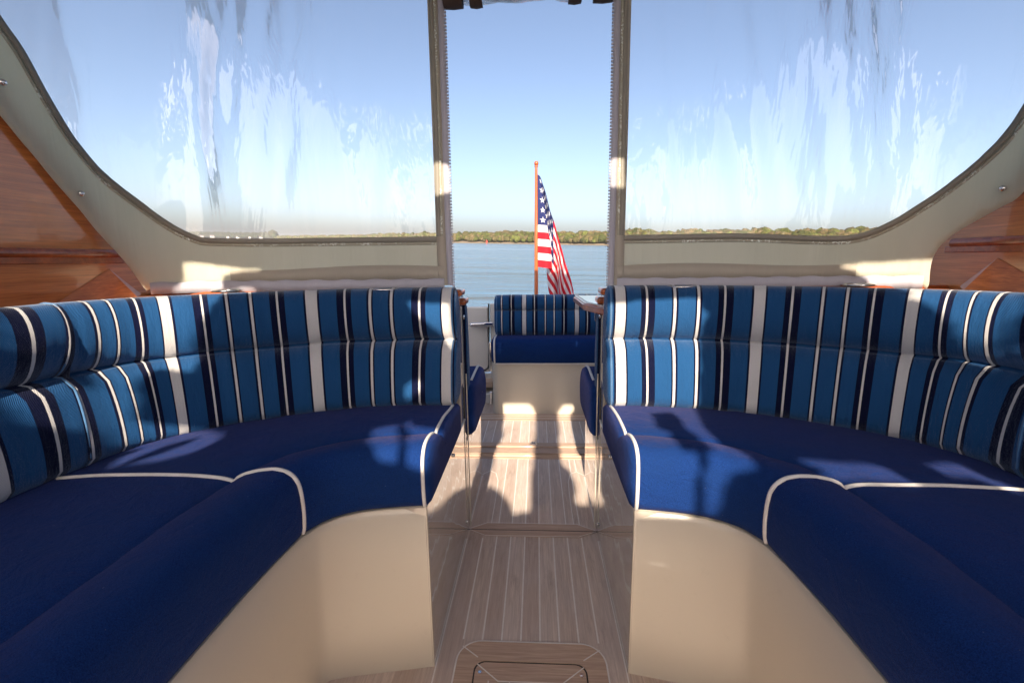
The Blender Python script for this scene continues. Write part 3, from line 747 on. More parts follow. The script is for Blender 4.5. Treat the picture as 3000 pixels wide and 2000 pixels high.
MB().tube([(-.262, 2.829, .3405), (1.02, 2.829, .3405)], .0045, 8).build('piping', 'white_piping', t)
t = thing('back_cushion', 'straight blue striped back cushion of the stern bench', 'cushion', 'striped back cushions')
pr = catmull([(3.00, .495), (2.972, .53), (2.965, .60), (2.985, .655), (2.997, .664), (2.985, .673), (2.972, .71), (2.985, .745), (3.02, .762), (3.06, .758), (3.09, .72), (3.095, .6), (3.08, .50), (3.00, .495)], 4)[:-1]
o, rg = block_cushion('cover', -.262, 1.02, pr, 'striped_fabric', t, u0=.200, us=1.217); piping(rg[0]+[rg[0][0]], t, .003, mat='blue_piping')
for zz, hh in ((.36, .055), (.27, .05), (.045, .045)):
    h = thing('hinge', {.36: 'chrome hinge beside the navy cushion of the stern bench', .27: 'long chrome clasp just under the stern bench cushion', .045: 'chrome hinge low on the stern bench corner near the teak'}[zz], 'hinge', 'chrome hinges on the stern bench corner')
    MB().box((-.312, 2.90, zz), (-.292, 2.915, zz+hh*2), .006).build('plate', 'chrome', h); MB().tube([(-.306, 2.895, zz+.005), (-.306, 2.895, zz+hh*1.9)], .006, 8).build('barrel', 'chrome', h)

t = thing('stern_gate', 'white stern gate with black gasket left of the bench', 'gate')
MB().box((-.93, 3.20, .19), (-.343, 3.235, .668), .012, 3).build('door_panel', 'white_gelcoat', t)
MB().tube([(-.337, 3.196, .690), (-.338, 3.196, .50), (-.345, 3.196, .25), (-.352, 3.196, .222), (-.375, 3.196, .208), (-.60, 3.196, .205)], .0055, 8).build('gasket', 'dark_rubber', t)
hd = MB().tube([(-.455, 3.165, .545), (-.365, 3.165, .548)], .0170, 14).bm(sphere((-.455, 3.165, .545), .0175, 14)).build('latch', 'chrome', t)
MB().box((-.372, 3.15, .528), (-.300, 3.19, .566), .010, 3).build('bracket', 'chrome', hd)
t = thing('transom', 'white transom moulding round the stern gate and bench', 'hull')
MB().box((-.330, 3.198, .10), (-.245, 3.24, .690), .006).build('post', 'white_gelcoat', t)
MB().box((-1.25, 3.204, .02), (-.30, 3.26, .183), .008).build('sill', 'white_gelcoat', t)
MB().box((-1.25, 3.19, .60), (-.945, 3.30, .69), .01).build('coaming', 'white_gelcoat', t)
MB().box((.30, 3.31, -.2), (1.28, 3.40, .72), .02).build('coaming', 'white_gelcoat', t)
MB().box((-.9, 3.05, .0), (-.31, 3.19, .075), .008).build('step', 'white_gelcoat', t)
MB().box((-.9, 3.09, .105), (-.31, 3.197, .150), .006).build('tread', 'teak_margin', t)
MB().box((-1.28, 3.30, -.35), (1.28, 4.0, -.28), .02).build('swim_platform', 'teak_margin', t)

t = thing('folding_table', 'varnished table leaf with white top jutting from the right bulkhead', 'table')
za = .838
a_, b_, c_, d_ = at(1318, 680, 2, za), at(1349, 705, 2, za), at(1405, 705, 2, za), at(1405, 680, 2, za)
def tslab(z0, z1, ins):
    P = [Vector((a_.x+ins, 2.02-ins)), Vector((a_.x+.01+ins, 1.70)), Vector((b_.x+.055, b_.y+ins)), Vector((.60, b_.y+ins)), Vector((.60, 2.02-ins))]
    n = len(P); vs = [(p.x, p.y, z0) for p in P]+[(p.x, p.y, z1) for p in P]; bm = bmesh.new()
    bv = [bm.verts.new(v) for v in vs]; bm.faces.new(bv[:n][::-1]); bm.faces.new(bv[n:])
    for i in range(n): bm.faces.new((bv[i], bv[(i+1) % n], bv[n+(i+1) % n], bv[n+i]))
    bmesh.ops.bevel(bm, geom=list(bm.edges), offset=.006, segments=3, affect='EDGES'); return MB().bm(bm)
tslab(za-.030, za-.002, 0).build('leaf', 'varnished_rail', t); tslab(za-.009, za+.0015, .012).build('top', 'white_gelcoat', t)
MB().tube([(.215, 1.66, za-.03), (.215, 1.66, za-.062), (.222, 1.66, za-.068)], .004, 8).build('hook', 'chrome', t)
MB().box((.27, 1.70, .74), (.58, 1.73, .81), .008).build('bracket', 'varnished_rail', t)

# ---------------------------------------------------------------- flag
fs_ = thing('flagstaff', 'varnished wooden flagstaff with ball top standing at the stern', 'flagstaff')
MB().tube([(-.002, 3.6, -.28), (-.001, 3.6, .75), (.002, 3.6, 1.685)], [.0165, .0155, .0105], 14).build('staff', 'varnished_staff', fs_)
MB().bm(sphere((.003, 3.6, 1.700), (.017, .017, .018), 16)).tube([(.002, 3.6, 1.675), (.002, 3.6, 1.684)], .014, 12).build('finial', 'varnished_staff', fs_)
HO, FLY = .690, 1.22; ZT = 1.625; nu, nv = 300, 170
def flag_pt(a, h):
    """a along the fly, h down the hoist (metres): runs out from the staff, then hangs down the fold"""
    k = .225; run = .018+k*h; r = .05+.04*(h/HO)
    drop_dir = Vector((k, -1.0)).normalized()
    q = a/max(run, 1e-3)
    e = math.log(1+math.exp((a-run)/.016))*.016           # softened distance past the fold
    out = a-e
    hn = h/HO
    lat = -hn*.125*(1-math.exp(-e/.05))*min(1, e*3+.3)       # lower stripes tuck in behind
    zig = .030*math.sin(e*13+hn*3.0)*min(1, e/.12)*(0.05+hn)
    x = out*1.0+drop_dir.x*e+lat+zig
    z = ZT-h-out*.10*(0.3+hn)+drop_dir.y*e*(1-.25*(1-hn))+.22*hn*(1-math.exp(-e/.25))*0+.42*max(0, hn)*e*.35
    y = 3.6+.004-.03*math.sin(out*30)*min(1, out*12)+(.030+.05*hn)*math.sin(e*22+hn*5)*min(1, e/.03)+.09*hn*(1-math.exp(-e/.04))
    return Vector((.012+x, y, z))
STARS = []
cu, ch = FLY*.40, HO*7/13
for r in range(9):
    for c in range(6 if r % 2 == 0 else 5): STARS.append((cu*((c*2+1 if r % 2 == 0 else c*2+2)/12), ch*((r+1)/10)))
def star_in(dx, dy, R):
    r = math.hypot(dx, dy)
    if r > R: return False
    a = (math.atan2(dx, -dy)) % (2*math.pi/5); a = min(a, 2*math.pi/5-a); ri = R*.40; th = math.pi/5
    # edge from (R,0) to (ri*cos th, ri*sin th)
    x, y = r*math.cos(a), r*math.sin(a); ex, ey = ri*math.cos(th)-R, ri*math.sin(th)
    return ex*(y)-ey*(x-R) >= 0
vs = []; cc = []; fs = []
for i in range(nu+1):
    for j in range(nv+1):
        a, h = FLY*i/nu, HO*j/nv; vs.append(flag_pt(a, h))
        if a < cu and h < ch:
            col = (0.025, 0.035, 0.14)
            for sx_, sy_ in STARS:
                if abs(a-sx_) < .03 and abs(h-sy_) < .03 and star_in(a-sx_, h-sy_, HO*.0308*1.15): col = (.78, .78, .80); break
        else: col = (.62, .018, .035) if int(h/HO*13-1e-6) % 2 == 0 else (.80, .79, .80)
        cc.append(col)
for i in range(nu):
    for j in range(nv): a = i*(nv+1)+j; fs.append((a, a+1, a+nv+2, a+nv+1))
me = bpy.data.meshes.new('flag'); me.from_pydata([tuple(v) for v in vs], [], fs)
ca = me.color_attributes.new(name='Col', type='FLOAT_COLOR', domain='POINT')
for k, c in enumerate(cc): ca.data[k].color = (*c, 1)
tag(link('flag', me, 'flag_cloth'), 'stars and stripes flag hanging folded from the wooden staff', 'flag')

# ---------------------------------------------------------------- canvas curtains with clear windows
YC = 1.50; SC = 1.285                                  # plane across the boat, and the side plane
def plan(side):
    """plan path of the curtain in (s, y), arc length from s=0"""
    pts = [(0, YC), (1.05, YC)]
    for k in range(1, 13): a = math.pi/2*k/12; pts.append((1.05+(SC-1.05)*math.sin(a), YC-.20+.20*math.cos(a)))
    pts += [(SC+.005, 1.0), (SC+.01, .3)]
    return [Vector(p) for p in pts]
PL = plan(1); CUM = [0]
for a, b in zip(PL, PL[1:]): CUM.append(CUM[-1]+(b-a).length)
def on_plan(a):
    for i in range(len(PL)-1):
        if a <= CUM[i+1] or i == len(PL)-2: return PL[i].lerp(PL[i+1], (a-CUM[i])/(CUM[i+1]-CUM[i])), (PL[i+1]-PL[i]).normalized()
def px_plan(side, px, py):
    r = ray(px*K, py*K); best = None
    for i in range(len(PL)-1):
        p, q = PL[i], PL[i+1]; ax, ay, bx, by = mx(side, p.x), p.y, mx(side, q.x), q.y
        den = r.x*(by-ay)-r.y*(bx-ax)
        if abs(den) < 1e-9: continue
        t = (ax*(by-ay)-ay*(bx-ax))/den; w = ((ax*r.y-ay*r.x))/den
        w = ((r.x*ay-r.y*ax)/(r.y*(bx-ax)-r.x*(by-ay)))
        if t > 0 and -.001 <= w <= 1.001 and (best is None or t > best[0]): best = (t, CUM[i]+w*(CUM[i+1]-CUM[i]), EYE+t*r.z)
    return (best[1], best[2]) if best else None
def cmap(side, off, wav=0.0):
    def f(p):
        a, z = p; q, tt = on_plan(a); nr = Vector((tt.y, -tt.x))          # towards the cabin
        o_ = off+wav*(0.006*noise.noise(Vector((a*9, z*1.6, side*5)))+.003*noise.noise(Vector((a*25, z*3, 2))))
        return P3(side, (q.x+nr.x*o_, q.y+nr.y*o_, z))
    return f
TOPZ = 1.99
WIN = {-1: [(1003, 543), (900, 544.5), (760, 546), (600, 548), (480, 546), (452, 541), (415, 525), (370, 497), (320, 460), (260, 415), (215, 372), (160, 305), (100, 205), (50, 112), (0, 35)],
       1: [(1432, 540), (1560, 538), (1700, 536), (1850, 541), (1920, 542), (1965, 538), (2010, 524), (2060, 500), (2100, 475), (2150, 442), (2200, 405), (2250, 365), (2300, 315), (2352, 240)]}
INE = {-1: [(985, 0), (990, 120), (997, 300), (1001, 440)], 1: [(1443, 0), (1441, 120), (1438, 270), (1434, 440)]}
OUT = {-1: [(337, 668), (326, 655), (310, 630), (285, 598), (255, 565), (210, 515), (160, 455), (110, 395), (60, 335), (0, 262)],
       1: [(2128, 664), (2134, 652), (2136, 625), (2142, 595), (2160, 565), (2200, 532), (2250, 503), (2300, 475), (2352, 440)]}
GAP = {-1: [(1042, 655), (1036, 500), (1030, 300), (1020, 0)], 1: [(1395, 655), (1399, 500), (1404, 300), (1410, 0)]}
WOODEDGE = {}
for sd_ in (-1, 1):
    nm = SIDEN[sd_]
    pm = lambda L: [px_plan(sd_, *p) for p in L]
    win = pm(WIN[sd_]); ine = pm(INE[sd_]); out = pm(OUT[sd_]); gap = pm(GAP[sd_])
    gapU = (gap[-1][0], TOPZ); ineU = (ine[0][0]-.002, TOPZ)
    # beyond the edge of the photo both edges sweep up to the roof
    w_end = win[-1]; win_up = [(w_end[0]+.06, w_end[1]+.13), (w_end[0]+.11, w_end[1]+.27), (w_end[0]+.14, min(TOPZ, w_end[1]+.42))]
    o_end = out[-1]; out_up = [(o_end[0]+.10, o_end[1]+.14), (o_end[0]+.17, o_end[1]+.30), (o_end[0]+.21, o_end[1]+.48), (o_end[0]+.22, TOPZ)]
    win_up = [p for p in win_up if p[1] < TOPZ]+[(win_up[-1][0]+.01, TOPZ)]
    def rs(L, st=.012): return [(p.x, p.y) for p in resample(catmull(L, 4), st)]
    wl = rs(win+win_up); il = rs([ineU]+ine+[win[0]], .03); ol = rs(out+out_up); gl = rs(gap+[gapU], .03)
    WOODEDGE[sd_] = []
    for i in range(0, len(ol), 4):
        q, tt = on_plan(ol[i][0]-.045); f_ = max(1.0, 1.305/q.x); WOODEDGE[sd_].append((q.y*f_, 1+(ol[i][1]-1)*f_))
    cv = thing('canvas_curtain', f'sage canvas curtain with clear window closing the {nm} of the opening', 'curtain', 'canvas curtains')
    zip_w = .030; hem = .030
    gin = [(p[0]+zip_w, p[1]) for p in gl]
    botz = gap[0][1]
    # main canvas: gap edge -> along bottom -> outer edge -> roof -> window edge back
    poly = [(gin[0][0], botz+.012)]+[(x, botz+.012) for x in [gin[0][0]+(out[0][0]-gin[0][0])*i/30 for i in range(1, 30)]]+ol+wl[::-1][0:]+il[::-1][1:]+gin[::-1]
    poly = [p for i, p in enumerate(poly) if i == 0 or math.hypot(p[0]-poly[i-1][0], p[1]-poly[i-1][1]) > 1e-4]
    V, Fs = fill(poly, .022); f1, f2 = cmap(sd_, 0.0, 1.0), cmap(sd_, -.0015, 1.0)
    vs, fs = slab(V, Fs, f1, f2); cb_ = mesh('canvas_panel', vs, fs, 'sage_canvas', cv)
    # khaki binding: upright beside the zip, and the lower hem; lavender foot tape
    def ribbon(name, A, B, off, mat, wav=1.0, par=cv, th=.0016):
        n = len(A); f1, f2 = cmap(sd_, off, wav), cmap(sd_, off-th, wav); vs = [f1(p) for p in A]+[f1(p) for p in B]+[f2(p) for p in A]+[f2(p) for p in B]; fs = []
        for i in range(n-1): fs += [(i, i+1, n+i+1, n+i), (2*n+i, 3*n+i, 3*n+i+1, 2*n+i+1), (i, 2*n+i, 2*n+i+1, i+1), (n+i, n+i+1, 3*n+i+1, 3*n+i)]
        return mesh(name, vs, fs, mat, par)
    gA = [(p[0]+.014, p[1]) for p in gl]; gB = [(p[0]+.050, p[1]) for p in gl]
    ribbon('binding', gA, gB, .003, 'khaki_binding')
    ribbon('zip_tape', gl, [(p[0]+.019, p[1]) for p in gl], .0050, 'lavender_tape')
    nB = 60; a0, a1 = gap[0][0]+.03, out[0][0]-.01
    hz = lambda i: .050+.006*math.sin(i*.12)
    B0 = [(a0+(a1-a0)*i/nB, botz+.012) for i in range(nB+1)]; B1 = [(p[0], p[1]+hz(i)) for i, p in enumerate(B0) if p[0] < (1.02 if sd_ < 0 else 1.02)]
    ribbon('hem', B0[:len(B1)], B1, .003, 'khaki_binding')
    B0 = [(p[0], botz-.016) for p in B0]; ribbon('foot_tape', B0, [(p[0], p[1]+.038+.002*math.sin(i)) for i, p in enumerate(B0)], .0055, 'lavender_tape')
    # welt round the window
    we = wl+[]; wi = []
    for i, p in enumerate(wl):
        a, b = wl[max(0, i-1)], wl[min(len(wl)-1, i+1)]; dx, dy = b[0]-a[0], b[1]-a[1]; L = math.hypot(dx, dy) or 1
        wi.append((p[0]+dy/L*.017*(1), p[1]-dx/L*.017))
    wi = [(p[0], p[1]) for p in wi]
    # make sure the welt lies on the canvas side
    if inside(wi[len(wi)//4], wl+il): wi = [(2*a[0]-b[0], 2*a[1]-b[1]) for a, b in zip(wl, wi)]
    ribbon('window_welt', wl, wi, .0045, 'grey_welt')
    wi2 = [(2*b[0]-a[0], 2*b[1]-a[1]) for a, b in zip(wl, wi)]
    ribbon('seam_tape', wi, [(a[0]*.45+b[0]*.55, a[1]*.45+b[1]*.55) for a, b in zip(wi, wi2)], .0020, 'peeling_tape')
    ii = [(p[0]-.014, p[1]) for p in il]; ribbon('window_welt', il, ii, .0045, 'grey_welt'); ribbon('seam_tape', ii, [(p[0]-.007, p[1]) for p in ii], .0049, 'peeling_tape')
    # zipper teeth along the gap
    z = MB(); gg = [(p.x, p.y) for p in resample([Vector(p) for p in gl], .0095)]; f4 = cmap(sd_, .004, 0)
    for p in gg:
        c = f4(p); z.box((c.x-.0042-sd_*.001, c.y-.003, c.z-.0026), (c.x+.0042-sd_*.001, c.y+.003, c.z+.0026), 0)
    z.build('zip_teeth', 'lavender_tape', cv, smooth=False)
    # snap fasteners
    for sp_ in ({-1: [(182, 445), (1, 190)], 1: [(2307, 433)]}[sd_]):
        q = px_plan(sd_, *sp_); c = cmap(sd_, .006, 0)(q); MB().bm(sphere(tuple(c), (.0085, .0085, .0085), 14)).build('snap', 'chrome', cv)
    # clear window
    wp = [(p[0], p[1]-.0) for p in wl]+il[1:]
    grow = lambda p: p
    V, Fs = fill(wl+[(x, TOPZ) for x in [wl[-1][0]+(il[0][0]-wl[-1][0])*i/30 for i in range(1, 30)]]+il, .02)
    def fv(p, sd_=sd_):
        a, z_ = p; q, tt = on_plan(a); nr = Vector((tt.y, -tt.x)); d = edge_dist((a, z_), WPOLY[sd_]); k_ = min(1, d/.15)
        bul = k_*(.009*noise.noise(Vector((a*5.5, z_*1.3, 4.3*sd_)))+.007*noise.noise(Vector((a*15+z_*2.5, z_*2.0, 3*sd_)))+.003*noise.noise(Vector((a*34+z_*4, z_*5, 9*sd_))))
        return P3(sd_, (q.x+nr.x*(bul-.001), q.y+nr.y*(bul-.001), z_))
    WPOLY = globals().setdefault('WPOLY', {}); WPOLY[sd_] = wl+il
    mesh('clear_window', [fv(p) for p in V], Fs, 'clear_vinyl', cv)

# rolled door panel tied under the roof
t = thing('rolled_door', 'clear door panel rolled up and strapped above the opening', 'curtain')
xl, xr_ = mx(-1, .245), mx(1, .235)
pts = [(xl+(xr_-xl)*i/24, 1.485, 1.784-.006*math.sin(i/24*math.pi)+.002*math.sin(i*1.7)) for i in range(25)]
for k_, (dz, dy, rr) in enumerate(((0, 0, .034), (.012, -.02, .026), (-.004, .018, .028))): MB().tube([(x, y+dy, z+dz+.003*math.sin(x*20+k_)) for x, y, z in pts], [rr*(1+.12*math.sin(i*.9+k_*2)) for i in range(25)], 14).build('vinyl_roll', 'rolled_vinyl', t, sharp=None)
for x0, x1 in ((xl-.004, xl+.045), (xl+.078, xl+.100), (xr_-.115, xr_-.09), (xr_-.045, xr_+.004)):
    MB().tube([(x0, 1.487, 1.776), ((x0+x1)/2, 1.487, 1.774), (x1, 1.487, 1.776)], .0455, 16).build('strap', 'brown_strap', t)
# cup rings on the cap rail
for sd_ in (-1, 1):
    for s_, w_ in ((1.00, 'corner'), (.47, 'passage')):
        t = thing('cup_ring', f'polished steel ring on the {SIDEN[sd_]} wood rail, nearer the {w_}', 'deck fitting', 'steel rings in the cap rail')
        c = P3(sd_, (s_, 1.452, .9085)); MB().tube([(c.x+.045*math.cos(a*.2618), c.y+.035*math.sin(a*.2618), c.z) for a in range(24)], .0035, 8, closed=True).build('rim', 'chrome', t)
        MB().tube([(c.x, c.y, c.z-.001), (c.x, c.y, c.z+.001)], .030, 20).build('cap', 'chrome', t)

# ---------------------------------------------------------------- varnished cabin sides
for sd_ in (-1, 1):
    nm = SIDEN[sd_]
    t = thing('cabin_side', f'varnished mahogany cabin side behind the {nm} cushions', 'cabin side', 'varnished cabin sides')
    we = WOODEDGE[sd_]
    L = []
    L = list(we)
    L = [(1.68, .80), (1.68, .90)]+[p for p in L if p[1] > .93]+[(L[-1][0], 2.0)]
    yz = L+[(-2.9, 2.0), (-2.9, .80)]
    hole = rrect(-2.75, .80, 1.09, 1.94, .10)
    V, Fs = fill(yz, .12, [hole]); vs, fs = slab(V, Fs, lambda p: P3(sd_, (1.305, p[0], p[1])), lambda p: P3(sd_, (1.335, p[0], p[1])))
    mesh('side_panel', vs, fs, 'varnished_mahogany', t, smooth=False)
    m = MB(); f5 = [P3(sd_, (1.300, y, 1.030)) for y in (-2.8, -1, 0, .5, 1.0, 1.3, 1.50)]; m.tube(f5, .014, 12); m.build('moulding', 'varnished_rail', t)
    m = MB(); xa, xb = mx(sd_, 1.292), mx(sd_, 1.306); m.box((min(xa, xb), -2.8, 1.002), (max(xa, xb), 1.52, 1.020), .002); m.build('shade_strip', 'varnished_rail', t)  # darker strip added to stand for the shade below the moulding
    m = MB(); xa, xb = mx(sd_, 1.08), mx(sd_, 1.304); m.box((min(xa, xb), -2.8, .870), (max(xa, xb), 1.45, .895), .008, 3); m.build('side_shelf', 'varnished_mahogany', t)
    # wedge added on the rail to catch the sun as a bright triangle
    A, B, C, D = P3(sd_, (1.303, 1.18, .893)), P3(sd_, (1.303, 1.36, .985)), P3(sd_, (1.303, 1.46, .900)), P3(sd_, (1.262, 1.40, .893))
    mesh('sun_wedge', [A, B, C, D, A-Vector((0, 0, .02))], [(0, 1, 3), (1, 2, 3), (0, 3, 4), (0, 1, 2), (0, 2, 4), (2, 3, 4)], 'varnished_mahogany', t, smooth=False)

# hull under the cabin sides, keeps light out of the lockers
for sd_ in (-1, 1):
    t = thing('hull_side', f'white hull side outside the {SIDEN[sd_]} settee', 'hull', 'hull sides'); xa, xb = mx(sd_, 1.34), mx(sd_, 1.40)
    MB().box((min(xa, xb), -2.9, -.75), (max(xa, xb), 3.3, .69), .02).build('topside', 'white_gelcoat', t)
    MB().box((min(xa, xb)-.002, 1.62, .58), (max(xa, xb)+.002, 3.35, .694), .02).build('gunwale', 'white_gelcoat', t)

